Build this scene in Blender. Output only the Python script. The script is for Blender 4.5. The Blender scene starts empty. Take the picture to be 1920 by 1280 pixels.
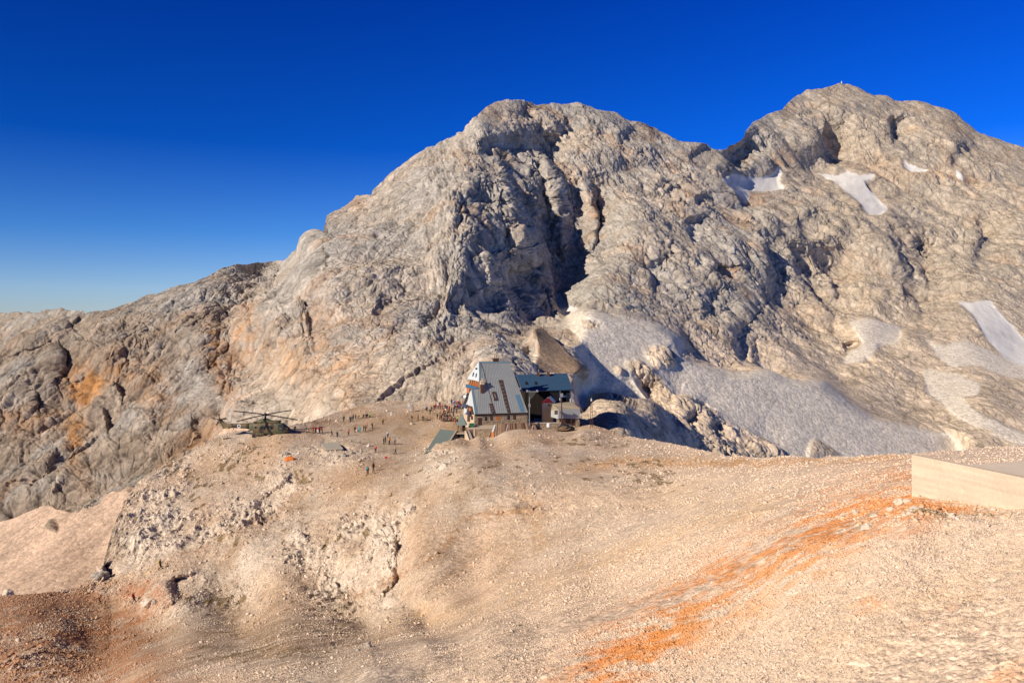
import bpy, bmesh, math, random
import numpy as np
from mathutils import Vector, Matrix

random.seed(7)
DETAIL = 1.0
RNG = np.random.RandomState(11)
scene = bpy.context.scene
COL = scene.collection

# ------------------------------------------------------------------ camera
# x right, y away from the viewpoint, z up; the viewpoint is the origin.
# K, CX and HY turn a direction seen from the viewpoint plus a surveyed depth
# into a world position (metres).
K, CX, HY = 1550.0, 960.0, 600.0


def at(px, py, d):
    return Vector(((px - CX) / K * d, d, (HY - py) / K * d))


def proj(v):
    return CX + v[0] / v[1] * K, HY - v[2] / v[1] * K


cam_d = bpy.data.cameras.new('camera')
cam = bpy.data.objects.new('camera', cam_d)
COL.objects.link(cam)
cam.location = (0, 0, 0)
cam.rotation_euler = (math.radians(90), 0, 0)
cam_d.sensor_width = 36.0
cam_d.lens = 36.0 * K / 1920.0
cam_d.shift_y = -40.0 / 1920.0
cam_d.clip_start = 0.5
cam_d.clip_end = 20000
scene.camera = cam

# ------------------------------------------------------------------ light
SUN_EL = math.radians(29.0)
SUN_AZ = math.radians(36.0)      # towards the viewer, from due left
S = Vector((-math.cos(SUN_EL) * math.cos(SUN_AZ), -math.cos(SUN_EL) * math.sin(SUN_AZ), math.sin(SUN_EL)))
ld = bpy.data.lights.new('sun', 'SUN')
ld.energy = 5.0
ld.angle = math.radians(0.5)
ld.color = (1.0, 0.92, 0.79)
sun = bpy.data.objects.new('sun', ld)
COL.objects.link(sun)
sun.rotation_euler = (-S).to_track_quat('-Z', 'Y').to_euler()

world = bpy.data.worlds.new('World')
scene.world = world
world.use_nodes = True
wn, wl = world.node_tree.nodes, world.node_tree.links
bg = wn['Background']
sky = wn.new('ShaderNodeTexSky')
sky.sky_type = 'NISHITA'
sky.sun_disc = False
sky.sun_elevation = SUN_EL
sky.sun_rotation = math.atan2(S.x, S.y)
sky.altitude = 2500
sky.air_density = 1.0
sky.dust_density = 0.1
sky.ozone_density = 3.0
# thin high-altitude air: pale at the horizon, deep blue above, nearly black-blue at the zenith
tco = wn.new('ShaderNodeTexCoord')
sep = wn.new('ShaderNodeSeparateXYZ'); wl.new(tco.outputs['Generated'], sep.inputs[0])
ramp = wn.new('ShaderNodeValToRGB'); wl.new(sep.outputs['Z'], ramp.inputs['Fac'])
for k, (pos_, c_) in enumerate([(0.0, (1.2, 1.3, 1.6)), (.035, (1.15, 1.38, 1.85)), (.10, (.42, 1.0, 1.9)), (.20, (.03, .53, 1.75)), (.40, (.0, .33, 1.6)), (.58, (.0, .07, .30)), (1.0, (.0, .05, .22))]):
    el_ = ramp.color_ramp.elements[k] if k < 2 else ramp.color_ramp.elements.new(pos_)
    el_.position = pos_; el_.color = (*c_, 1)
side = wn.new('ShaderNodeMath'); side.operation = 'MULTIPLY_ADD'; side.inputs[1].default_value = .35; side.inputs[2].default_value = 1.0
wl.new(sep.outputs['X'], side.inputs[0])
tint = wn.new('ShaderNodeMix'); tint.data_type = 'RGBA'; tint.blend_type = 'MULTIPLY'; tint.inputs['Factor'].default_value = 1.0
tin2 = wn.new('ShaderNodeMix'); tin2.data_type = 'RGBA'; tin2.blend_type = 'MULTIPLY'; tin2.inputs['Factor'].default_value = 1.0
wl.new(sky.outputs[0], tint.inputs[6]); wl.new(ramp.outputs[0], tint.inputs[7])
wl.new(tint.outputs[2], tin2.inputs[6]); wl.new(side.outputs[0], tin2.inputs[7])
wl.new(tin2.outputs[2], bg.inputs['Color'])
bg.inputs['Strength'].default_value = 0.07

scene.view_settings.view_transform = 'Standard'
scene.view_settings.look = 'None'
scene.view_settings.exposure = 0
scene.cycles.max_bounces = 5
scene.cycles.diffuse_bounces = 1

# ------------------------------------------------------------------ vectorised noise


def _hash(ix, iy, iz, seed):
    h = (ix.astype(np.uint32) * np.uint32(374761393) + iy.astype(np.uint32) * np.uint32(668265263)
         + iz.astype(np.uint32) * np.uint32(2147483647) + np.uint32(seed * 1013904223 & 0xffffffff))
    h = (h ^ (h >> np.uint32(13))) * np.uint32(1274126177)
    h = (h ^ (h >> np.uint32(16))) * np.uint32(2246822519)
    return h ^ (h >> np.uint32(15))


_G = RNG.normal(size=(256, 3))
_G = (_G / np.linalg.norm(_G, axis=1)[:, None]).astype(np.float32)


def _perlin(x, y, z, seed=0):
    x = np.asarray(x, np.float32); y = np.asarray(y, np.float32); z = np.asarray(z, np.float32)
    x0 = np.floor(x); y0 = np.floor(y); z0 = np.floor(z)
    fx, fy, fz = x - x0, y - y0, z - z0
    ix, iy, iz = x0.astype(np.int64), y0.astype(np.int64), z0.astype(np.int64)
    u = fx * fx * fx * (fx * (fx * 6 - 15) + 10)
    v = fy * fy * fy * (fy * (fy * 6 - 15) + 10)
    w = fz * fz * fz * (fz * (fz * 6 - 15) + 10)
    out = np.zeros_like(x)
    for dx in (0, 1):
        wx = u if dx else 1 - u
        for dy in (0, 1):
            wy = v if dy else 1 - v
            for dz in (0, 1):
                wz = w if dz else 1 - w
                g = _G[_hash(ix + dx, iy + dy, iz + dz, seed) & np.uint32(255)]
                out += wx * wy * wz * (g[..., 0] * (fx - dx) + g[..., 1] * (fy - dy) + g[..., 2] * (fz - dz))
    return out * 1.5


def _worley(x, y, z, seed=0, dims=3):
    """F1, F2 and a random value of the nearest cell."""
    x = np.asarray(x, np.float32); y = np.asarray(y, np.float32); z = np.asarray(z, np.float32)
    x0 = np.floor(x); y0 = np.floor(y); z0 = np.floor(z)
    ix, iy, iz = x0.astype(np.int64), y0.astype(np.int64), z0.astype(np.int64)
    sx = np.where(x - x0 > .5, 1, -1); sy = np.where(y - y0 > .5, 1, -1); sz = np.where(z - z0 > .5, 1, -1)
    f1 = np.full(x.shape, 9, np.float32); f2 = f1.copy(); cid = np.zeros(x.shape, np.float32); fac = cid.copy()
    for dx in (0, 1):
        for dy in (0, 1):
            for dz in ((0, 1) if dims == 3 else (0,)):
                cx, cy, cz = ix + dx * sx, iy + dy * sy, iz + dz * sz
                h = _hash(cx, cy, cz, seed)
                jx = (h & np.uint32(1023)).astype(np.float32) / 1023
                jy = ((h >> np.uint32(10)) & np.uint32(1023)).astype(np.float32) / 1023
                jz = ((h >> np.uint32(20)) & np.uint32(1023)).astype(np.float32) / 1023
                a = cx + .12 + .76 * jx - x; b = cy + .12 + .76 * jy - y; c = (cz + .12 + .76 * jz - z) if dims == 3 else 0
                d = np.sqrt(a * a + b * b + c * c)
                m = d < f1
                f2 = np.where(m, f1, np.minimum(f2, d))
                f1 = np.where(m, d, f1)
                g = _G[(h >> np.uint32(3)) & np.uint32(255)]
                fac = np.where(m, a * g[..., 0] + b * g[..., 1] + c * g[..., 2], fac)
                cid = np.where(m, ((h >> np.uint32(7)) & np.uint32(4095)).astype(np.float32) / 4095, cid)
    return f1, f2, cid, fac


from concurrent.futures import ThreadPoolExecutor
POOL = ThreadPoolExecutor(4)
BLOCK = 40000


def blocked(fn, x, y, z, nout, *args):
    """run a point-wise function over cache-sized blocks on all cores."""
    x = np.asarray(x, np.float32); sh = x.shape
    x = x.ravel(); y = np.broadcast_to(np.asarray(y, np.float32), sh).ravel(); z = np.broadcast_to(np.asarray(z, np.float32), sh).ravel()
    outs = [np.empty(x.size, np.float32) for _ in range(nout)]

    def job(i):
        s = slice(i, i + BLOCK)
        r = fn(x[s], y[s], z[s], *args)
        if nout == 1: r = (r,)
        for o, v in zip(outs, r): o[s] = v
    list(POOL.map(job, range(0, x.size, BLOCK)))
    outs = [o.reshape(sh) for o in outs]
    return outs[0] if nout == 1 else outs


def perlin(x, y, z, seed=0):
    return blocked(_perlin, x, y, z, 1, seed)


def worley(x, y, z, seed=0):
    return blocked(_worley, x, y, z, 4, seed)


def _fbm(x, y, z, octaves, seed, gain):
    s, a, out, tot = 1.0, 1.0, 0, 0
    for o in range(octaves):
        out = out + a * _perlin(x * s, y * s, z * s, seed + o * 17)
        tot += a
        a *= gain; s *= 2.03
    return out / tot


def _ridged(x, y, z, octaves, seed, gain):
    s, a, out, tot = 1.0, 1.0, 0, 0
    prev = 1.0
    for o in range(octaves):
        n = 1 - np.abs(_perlin(x * s, y * s, z * s, seed + o * 17)) * 1.6
        n = np.clip(n, 0, 1) ** 2
        out = out + a * n * prev
        prev = 0.35 + 0.65 * n
        tot += a
        a *= gain; s *= 2.07
    return out / tot


def fbm(p, scale, octaves=4, seed=0, gain=0.5):
    return blocked(_fbm, np.asarray(p[0], np.float32) / scale, np.asarray(p[1], np.float32) / scale, np.asarray(p[2], np.float32) / scale, 1, octaves, seed, gain)


def ridged(p, scale, octaves=4, seed=0, gain=0.5):
    return blocked(_ridged, np.asarray(p[0], np.float32) / scale, np.asarray(p[1], np.float32) / scale, np.asarray(p[2], np.float32) / scale, 1, octaves, seed, gain)


def sstep(a, b, x):
    t = np.clip((x - a) / (b - a), 0, 1)
    return t * t * (3 - 2 * t)


def tps_fit(pts, smooth=1e-4):
    P = np.array([(a / 1000, b / 1000) for a, b, c in pts]); v = np.log(np.array([c for a, b, c in pts], float))
    n = len(P)
    r2 = ((P[:, None] - P[None]) ** 2).sum(-1)
    A = np.zeros((n + 3, n + 3))
    A[:n, :n] = 0.5 * r2 * np.log(r2 + 1e-9) + np.eye(n) * smooth
    A[:n, n] = 1; A[:n, n + 1:] = P
    A[n, :n] = 1; A[n + 1:, :n] = P.T
    w = np.linalg.solve(A, np.concatenate([v, np.zeros(3)]))

    def ev(X, Y, _):
        out = w[n] + w[n + 1] * X.astype(np.float64) + w[n + 2] * Y
        for i in range(n):
            r = (X - P[i, 0]) ** 2 + (Y - P[i, 1]) ** 2
            out += w[i] * 0.5 * r * np.log(r + 1e-9)
        return np.exp(out)

    def f(px, py):
        return blocked(ev, px / 1000, py / 1000, px * 0, 1).astype(np.float64)
    return f


def inpoly(px, py, poly):
    ins = np.zeros(px.shape, bool)
    n = len(poly)
    xs = [p[0] for p in poly]; ys = [p[1] for p in poly]
    box = (px > min(xs)) & (px < max(xs)) & (py > min(ys)) & (py < max(ys))
    X, Y = px[box], py[box]
    r = np.zeros(X.shape, bool)
    j = n - 1
    for i in range(n):
        xi, yi = poly[i]; xj, yj = poly[j]
        if yi != yj:
            r ^= ((yi > Y) != (yj > Y)) & (X < (xj - xi) * (Y - yi) / (yj - yi) + xi)
        j = i
    ins[box] = r
    return ins


def seg_info(px, py, poly, reach):
    """signed sideways offset (right of the line positive), distance and run parameter to a polyline."""
    xs = [p[0] for p in poly]; ys = [p[1] for p in poly]
    box = (px > min(xs) - reach) & (px < max(xs) + reach) & (py > min(ys) - reach) & (py < max(ys) + reach)
    X, Y = px[box], py[box]
    best = np.full(X.shape, 1e9); sgn = np.zeros(X.shape); par = np.zeros(X.shape)
    L = [0]
    for a, b in zip(poly[:-1], poly[1:]):
        L.append(L[-1] + math.hypot(b[0] - a[0], b[1] - a[1]))
    for k, (a, b) in enumerate(zip(poly[:-1], poly[1:])):
        dx, dy = b[0] - a[0], b[1] - a[1]
        l2 = dx * dx + dy * dy
        t = np.clip(((X - a[0]) * dx + (Y - a[1]) * dy) / l2, 0, 1)
        ex, ey = X - a[0] - t * dx, Y - a[1] - t * dy
        d = np.hypot(ex, ey)
        m = d < best
        best = np.where(m, d, best)
        cr = ex * dy - ey * dx       # positive on the right when the line runs downwards
        sgn = np.where(m, np.sign(cr), sgn)
        par = np.where(m, (L[k] + t * (L[k + 1] - L[k])) / L[-1], par)
    return box, best, sgn, par


def _facet(x, y, z, seed):
    """piecewise-linear noise on a lattice of tetrahedra: flat facets meeting in sharp edges."""
    x0 = np.floor(x); y0 = np.floor(y); z0 = np.floor(z)
    f = np.stack([x - x0, y - y0, z - z0], 0)
    ip = [x0.astype(np.int64), y0.astype(np.int64), z0.astype(np.int64)]
    order = np.argsort(-f, axis=0)
    fs = np.take_along_axis(f, order, 0)
    def val(a, b, c):
        return (_hash(a, b, c, seed) & np.uint32(65535)).astype(np.float32) / 32767.5 - 1
    c = [v.copy() for v in ip]
    out = (1 - fs[0]) * val(*c)
    for k in range(3):
        for d in range(3): c[d] = c[d] + (order[k] == d)
        w = fs[k] - (fs[k + 1] if k < 2 else 0)
        out = out + w * val(*c)
    return out


_ROT = []
for _k in range(8):
    _q, _r = np.linalg.qr(RNG.normal(size=(3, 3)))
    _ROT.append(_q.astype(np.float32))


def _facet_sum(x, y, z, octaves, seed, gain, ridge):
    out, a, s = 0, 1.0, 1.0
    for o in range(octaves):
        R = _ROT[(o + seed) % 8] * s
        v = _facet(R[0, 0] * x + R[0, 1] * y + R[0, 2] * z, R[1, 0] * x + R[1, 1] * y + R[1, 2] * z, R[2, 0] * x + R[2, 1] * y + R[2, 2] * z, seed + 31 * o)
        out = out + a * (v * (1 - ridge) + ridge * (.5 - 1.6 * np.abs(v)))
        a *= gain; s *= 1.97
    return out


def facet_sum(x, y, z, octaves, seed, gain=.52, ridge=.35):
    return blocked(_facet_sum, x, y, z, 1, octaves, seed, gain, ridge)


def blur(m, k):
    m = np.pad(m, ((k + 1, k), (0, 0)), 'edge'); c = np.cumsum(m, 0, dtype=np.float64); m = (c[2 * k + 1:] - c[:-2 * k - 1]) / (2 * k + 1)
    m = np.pad(m, ((0, 0), (k + 1, k)), 'edge'); c = np.cumsum(m, 1, dtype=np.float64)
    return ((c[:, 2 * k + 1:] - c[:, :-2 * k - 1]) / (2 * k + 1)).astype(np.float32)


def grid_normals(V):
    du = np.empty_like(V); dv = np.empty_like(V)
    du[:, 1:-1] = V[:, 2:] - V[:, :-2]; du[:, 0] = V[:, 1] - V[:, 0]; du[:, -1] = V[:, -1] - V[:, -2]
    dv[1:-1] = V[2:] - V[:-2]; dv[0] = V[1] - V[0]; dv[-1] = V[-1] - V[-2]
    n = np.cross(dv, du)
    n /= np.linalg.norm(n, axis=2)[..., None] + 1e-12
    # towards the viewpoint
    s = np.sign((n * -V).sum(-1)); s[s == 0] = 1
    return n * s[..., None]


def mesh_from_grid(name, V, C, facemask, mat, extra=None):
    R, Cn = V.shape[:2]
    idx = np.arange(R * Cn).reshape(R, Cn)
    q = np.stack([idx[:-1, :-1], idx[1:, :-1], idx[1:, 1:], idx[:-1, 1:]], -1)[facemask]
    if len(q) == 0:
        return None
    used, inv = np.unique(q.ravel(), return_inverse=True)
    co = V.reshape(-1, 3)[used]; cc = C.reshape(-1, 3)[used]
    me = bpy.data.meshes.new(name)
    nf = len(q)
    me.vertices.add(len(used)); me.loops.add(nf * 4); me.polygons.add(nf)
    me.vertices.foreach_set('co', co.astype(np.float32).ravel())
    me.loops.foreach_set('vertex_index', inv.astype(np.int32).ravel())
    me.polygons.foreach_set('loop_start', np.arange(0, nf * 4, 4, dtype=np.int32))
    me.polygons.foreach_set('use_smooth', np.ones(nf, bool))
    me.update(calc_edges=True)
    a = me.attributes.new('tint', 'FLOAT_COLOR', 'POINT')
    a.data.foreach_set('color', np.concatenate([cc, np.ones((len(cc), 1))], 1).astype(np.float32).ravel())
    me.materials.append(mat)
    ob = bpy.data.objects.new(name, me)
    COL.objects.link(ob)
    return ob


def tag(o, label=None, cat=None, group=None, kind=None):
    if label: o['label'] = label
    if cat: o['category'] = cat
    if group: o['group'] = group
    if kind: o['kind'] = kind
    return o


# ------------------------------------------------------------------ ground materials


def ground_mat(name, scales, bump, rough=0.95, var=0.25, dist=0.3):
    m = bpy.data.materials.new(name)
    m.use_nodes = True
    N, L = m.node_tree.nodes, m.node_tree.links
    b = N['Principled BSDF']
    b.inputs['Roughness'].default_value = rough
    b.inputs['Specular IOR Level'].default_value = 0.15
    at_ = N.new('ShaderNodeAttribute'); at_.attribute_name = 'tint'
    tc = N.new('ShaderNodeTexCoord')
    last = at_.outputs['Color']
    hsum = None
    for i, s in enumerate(scales):
        n = N.new('ShaderNodeTexNoise'); n.inputs['Scale'].default_value = 1.0 / s
        n.inputs['Detail'].default_value = 6; n.inputs['Roughness'].default_value = 0.65
        L.new(tc.outputs['Object'], n.inputs['Vector'])
        mr = N.new('ShaderNodeMapRange')
        mr.inputs['From Min'].default_value = 0.3; mr.inputs['From Max'].default_value = 0.7
        mr.inputs['To Min'].default_value = 1 - var; mr.inputs['To Max'].default_value = 1 + var
        L.new(n.outputs['Fac'], mr.inputs['Value'])
        mx = N.new('ShaderNodeMix'); mx.data_type = 'RGBA'; mx.blend_type = 'MULTIPLY'
        mx.inputs['Factor'].default_value = 1.0
        L.new(last, mx.inputs[6]); L.new(mr.outputs[0], mx.inputs[7])
        last = mx.outputs[2]
        if hsum is None:
            hsum = n.outputs['Fac']
        else:
            ad = N.new('ShaderNodeMath'); ad.operation = 'ADD'
            L.new(hsum, ad.inputs[0]); L.new(n.outputs['Fac'], ad.inputs[1]); hsum = ad.outputs[0]
    L.new(last, b.inputs['Base Color'])
    bp = N.new('ShaderNodeBump'); bp.inputs['Strength'].default_value = bump; bp.inputs['Distance'].default_value = dist
    L.new(hsum, bp.inputs['Height']); L.new(bp.outputs[0], b.inputs['Normal'])
    return m


def speckle(m, sizes, lo, hi, bump):
    """single stones: every cell has its own brightness and a small dome."""
    N, L = m.node_tree.nodes, m.node_tree.links
    b = N['Principled BSDF']; tc = N.new('ShaderNodeTexCoord')
    last = b.inputs['Base Color'].links[0].from_socket; nrm = b.inputs['Normal'].links[0].from_socket
    for s in sizes:
        v = N.new('ShaderNodeTexVoronoi'); v.inputs['Scale'].default_value = 1 / s; v.inputs['Randomness'].default_value = 1
        L.new(tc.outputs['Object'], v.inputs['Vector'])
        sc = N.new('ShaderNodeSeparateColor'); L.new(v.outputs['Color'], sc.inputs[0])
        mr = N.new('ShaderNodeMapRange'); mr.inputs['To Min'].default_value = lo; mr.inputs['To Max'].default_value = hi
        L.new(sc.outputs[0], mr.inputs['Value'])
        mx = N.new('ShaderNodeMix'); mx.data_type = 'RGBA'; mx.blend_type = 'MULTIPLY'; mx.inputs['Factor'].default_value = 1
        L.new(last, mx.inputs[6]); L.new(mr.outputs[0], mx.inputs[7]); last = mx.outputs[2]
        bp = N.new('ShaderNodeBump'); bp.invert = True; bp.inputs['Strength'].default_value = bump; bp.inputs['Distance'].default_value = s * .35
        L.new(v.outputs['Distance'], bp.inputs['Height']); L.new(nrm, bp.inputs['Normal']); nrm = bp.outputs[0]
    L.new(last, b.inputs['Base Color']); L.new(nrm, b.inputs['Normal'])


M_ROCK = ground_mat('limestone rock', (9.0, 2.2), 1.0, var=0.21, dist=1.1)
M_SCREE = ground_mat('scree', (12.0, 1.6), 0.35, var=0.07, dist=0.4)
M_SNOW = ground_mat('old snow', (8.0, 1.5), 0.25, rough=0.7, var=0.05, dist=0.3)
M_SOIL = ground_mat('stony soil', (2.5, 0.25, 0.06), 0.5, var=0.09, dist=0.05)
speckle(M_SOIL, (.26, .1), .78, 1.18, .4)
speckle(M_SCREE, (1.6, .7), .82, 1.15, .3)
# ------------------------------------------------------------------ the mountain
SKY = [(-400, 620), (-150, 600), (0, 584), (72, 583), (75, 578), (112, 575), (133, 580), (156, 583), (160, 589), (180, 586), (215, 579),
       (232, 571), (258, 562), (276, 550), (294, 550), (320, 538), (367, 529), (413, 505), (443, 498), (500, 494), (540, 489),
       (548, 481), (564, 470), (568, 445), (578, 433), (606, 435), (613, 410), (640, 394), (658, 376), (668, 366), (694, 364),
       (703, 352), (760, 305), (830, 266), (866, 244), (890, 220), (907, 204), (932, 195), (965, 191), (1000, 189),
       (1045, 190), (1100, 198), (1160, 208), (1192, 226), (1232, 239), (1262, 256), (1300, 267), (1326, 271), (1336, 281),
       (1362, 280), (1386, 262), (1410, 231), (1440, 212), (1466, 208), (1475, 194), (1492, 179), (1512, 170), (1545, 165),
       (1577, 157), (1610, 163), (1626, 174), (1680, 185), (1730, 193), (1782, 209), (1820, 236), (1836, 250), (1872, 257),
       (1900, 268), (1925, 277), (2080, 340), (2400, 480)]
BOT = [(-400, 1180), (0, 1180), (220, 1150), (260, 1000), (400, 900), (470, 880), (560, 850), (700, 820), (900, 800), (1100, 830),
       (1250, 880), (1500, 900), (1920, 880), (2400, 900)]
DEPTH = [
    # left ridge
    (-350, 610, 620), (-350, 900, 430), (-350, 1150, 320), (0, 586, 540), (80, 590, 500), (40, 640, 480), (0, 720, 450), (0, 850, 395), (0, 950, 360),
    (0, 1100, 290), (100, 1000, 318), (200, 900, 345), (150, 930, 338), (200, 1050, 300), (100, 640, 470), (150, 750, 425), (200, 700, 425),
    (260, 565, 495), (300, 640, 450), (330, 760, 385), (300, 840, 352), (370, 535, 500), (380, 640, 430), (395, 735, 372), (385, 800, 352),
    (445, 500, 540), (470, 600, 450), (530, 500, 590), (478, 690, 395), (492, 560, 490),
    # the main summit, its lit left face
    (510, 620, 380), (530, 720, 318), (440, 780, 305), (520, 790, 288), (600, 780, 272), (560, 520, 470), (572, 440, 545), (560, 600, 392), (620, 640, 335),
    (610, 700, 300), (640, 760, 263), (700, 765, 256), (650, 560, 385), (640, 400, 590), (700, 460, 470), (720, 360, 610), (690, 640, 322), (740, 700, 282),
    (780, 600, 345), (780, 500, 425), (790, 400, 515), (800, 290, 650), (850, 260, 670), (850, 400, 485), (840, 520, 392), (850, 600, 345),
    (870, 300, 585), (900, 230, 650), (932, 197, 720), (1000, 190, 760), (760, 760, 257), (850, 752, 259), (800, 742, 264), (840, 690, 274), (880, 650, 292), (900, 720, 264),
    (940, 617, 320), (960, 680, 275), (985, 640, 325), (1000, 618, 350), (1050, 660, 324), (1098, 692, 302), (1040, 720, 282),
    # shaded right flank and couloir
    (920, 300, 590), (880, 420, 470), (872, 520, 400), (960, 300, 652), (970, 400, 548), (960, 500, 496), (930, 570, 405), (1000, 570, 470), (1020, 460, 575),
    (1040, 350, 655), (1075, 420, 630), (1080, 500, 575), (1050, 560, 520), (1060, 590, 470), (1000, 600, 425),
    # right-hand buttresses
    (1130, 400, 625), (1120, 500, 530), (1160, 590, 428), (1110, 300, 705), (1100, 200, 790), (1200, 400, 615), (1200, 520, 520), (1230, 240, 820),
    (1240, 330, 725), (1330, 275, 850), (1300, 430, 640), (1300, 560, 525), (1270, 640, 440), (1350, 345, 770), (1350, 600, 510), (1370, 690, 440),
    (1430, 480, 660), (1420, 600, 560), (1440, 690, 462), (1480, 540, 650), (1500, 640, 565), (1560, 700, 520), (1520, 480, 720), (1570, 560, 655), (1600, 500, 735),
    (1650, 440, 800), (1650, 560, 655), (1690, 620, 610), (1740, 540, 730), (1780, 470, 830), (1820, 560, 690), (1850, 420, 910), (1900, 560, 705),
    # the high shelf and the far summit
    (1400, 345, 860), (1450, 355, 880), (1450, 400, 760), (1540, 420, 770), (1520, 325, 985), (1430, 215, 1010), (1470, 290, 960), (1500, 190, 1090), (1530, 260, 1015),
    (1577, 157, 1180), (1580, 320, 1000), (1560, 300, 1035), (1600, 240, 1060), (1640, 400, 860), (1680, 330, 1000), (1660, 250, 1075), (1700, 190, 1190),
    (1750, 330, 1010), (1780, 260, 1090), (1830, 250, 1180), (1870, 330, 1030), (1920, 280, 1180), (1920, 370, 980), (2200, 420, 1100), (2350, 500, 1100), (2300, 700, 700),
    # stone slopes and the glacier bed
    (1110, 590, 420), (1100, 640, 376), (1150, 620, 398), (1200, 650, 386), (1120, 720, 334), (1200, 730, 342), (1280, 680, 400), (1340, 730, 388), (1420, 720, 412), (1420, 780, 385),
    (1500, 730, 440), (1500, 800, 402), (1500, 860, 372), (1600, 760, 455), (1620, 640, 570), (1640, 690, 530), (1650, 830, 415), (1750, 820, 440),
    (1720, 700, 535), (1700, 640, 580), (1800, 640, 590), (1800, 700, 530), (1850, 760, 472), (1900, 660, 600), (1920, 720, 525), (1920, 830, 430), (2250, 820, 440),
    # outcrops on the stone slope
    (1200, 690, 360), (1240, 740, 343), (1300, 772, 342), (1290, 830, 320), (1400, 830, 344), (1460, 850, 356), (1180, 760, 300), (1250, 800, 310),
    (1130, 770, 262), (1170, 770, 268), (1120, 810, 240), (1220, 820, 262), (1240, 665, 376),
    (700, 800, 235), (900, 780, 240), (1000, 800, 235), (500, 860, 270),
]
# sharp breaks whose right-hand side falls back: (line, fall-back in metres, recovery width)
STEPS = [
    ([(987, 262), (1019, 310), (1045, 350)], 18, 40), ([(1085, 330), (1107, 365), (1117, 404), (1114, 455), (1092, 512)], 26, 22),
    ([(905, 245), (900, 290), (912, 330)], 16, 45), ([(885, 320), (870, 385), (880, 430), (866, 490), (893, 528)], 20, 60),
    ([(935, 330), (950, 400), (940, 470)], 16, 34), ([(1000, 320), (1010, 400), (985, 470), (1010, 540)], 16, 45), ([(930, 500), (960, 560), (985, 600)], 16, 30),
    ([(880, 560), (905, 590), (900, 615)], 8, 20), ([(960, 225), (1000, 250)], 10, 25),
    ([(844, 540), (850, 580), (838, 610)], 8, 18),
    ([(1348, 288), (1362, 305), (1376, 334)], 34, 30), ([(1520, 236), (1534, 290), (1556, 330)], 17, 24), ([(1545, 215), (1560, 262), (1575, 325)], 13, 22),
    ([(1664, 214), (1667, 250), (1677, 280)], 24, 22), ([(1784, 265), (1790, 326)], 18, 22), ([(1829, 390), (1837, 430), (1829, 495), (1832, 530)], 20, 22),
    ([(1493, 404), (1520, 455)], 20, 30), ([(1414, 408), (1430, 453), (1434, 531), (1440, 562), (1462, 620)], 22, 28), ([(1473, 438), (1493, 511), (1532, 570), (1563, 628), (1592, 668)], 26, 30),
    ([(1518, 468), (1556, 512), (1562, 568), (1584, 630)], 17, 26), ([(1653, 430), (1688, 503), (1715, 562), (1718, 598), (1732, 640)], 30, 28), ([(1694, 450), (1731, 532), (1742, 580)], 18, 24),
    ([(1285, 404), (1297, 462)], 14, 22), ([(1336, 490), (1331, 525)], 14, 24), ([(1313, 538), (1317, 580), (1300, 612)], 12, 20), ([(1200, 498), (1217, 530), (1228, 572)], 14, 20),
    ([(1600, 372), (1631, 408)], 18, 26), ([(1248, 350), (1262, 375)], 10, 18), ([(1300, 366), (1308, 392)], 12, 18),
    ([(1354, 619), (1383, 672), (1398, 698)], 16, 18), ([(1400, 640), (1440, 700)], 8, 14), ([(1579, 640), (1588, 668)], 10, 16),
    ([(1200, 230), (1235, 270), (1250, 300)], 12, 40), ([(1290, 290), (1330, 330)], 14, 30), ([(1150, 250), (1180, 300)], 8, 30),
    ([(1238, 705), (1268, 746), (1300, 752)], 7, 16), ([(1300, 755), (1338, 778), (1352, 786)], 7, 16), ([(1400, 812), (1440, 838), (1482, 857)], 10, 20),
    ([(1136, 745), (1180, 768), (1205, 800)], 20, 26), ([(1170, 752), (1220, 770), (1270, 815)], 11, 22), ([(1058, 618), (1086, 640)], 12, 14), ([(1245, 652), (1270, 684)], 10, 14),
    ([(1320, 800), (1345, 830)], 7, 14), ([(1270, 790), (1300, 822)], 8, 16),
    ([(107, 636), (110, 680), (96, 727), (116, 760)], 18, 26), ([(207, 705), (227, 747), (231, 776)], 14, 16), ([(188, 760), (200, 800), (202, 845)], 14, 16),
    ([(290, 708), (301, 732)], 9, 12), ([(548, 548), (568, 582), (580, 627), (588, 674)], 18, 20), ([(455, 560), (470, 620), (462, 690)], 14, 30),
    ([(372, 750), (398, 787), (372, 830)], 16, 30), ([(556, 572), (572, 630), (586, 668)], 8, 12), ([(345, 745), (362, 800), (330, 850)], 10, 26),
    ([(714, 540), (702, 590), (712, 612)], 9, 14), ([(812, 434), (800, 478)], 7, 14), ([(770, 390), (762, 410)], 6, 12), ([(690, 362), (682, 380), (660, 410)], 8, 14),
    ([(606, 470), (612, 505)], 6, 12), ([(605, 440), (590, 470)], 6, 14), ([(160, 584), (130, 612), (95, 630)], 9, 16), ([(283, 552), (285, 590)], 6, 10),
    ([(530, 492), (510, 545), (495, 580)], 14, 14), ([(60, 735), (70, 790)], 7, 16), ([(130, 880), (75, 930)], 7, 18), ([(110, 830), (80, 900)], 7, 16),
    ([(1010, 610), (1003, 660), (1010, 690)], 6, 14), ([(990, 612), (985, 660), (1000, 690)], 9, 14),
]
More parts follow.
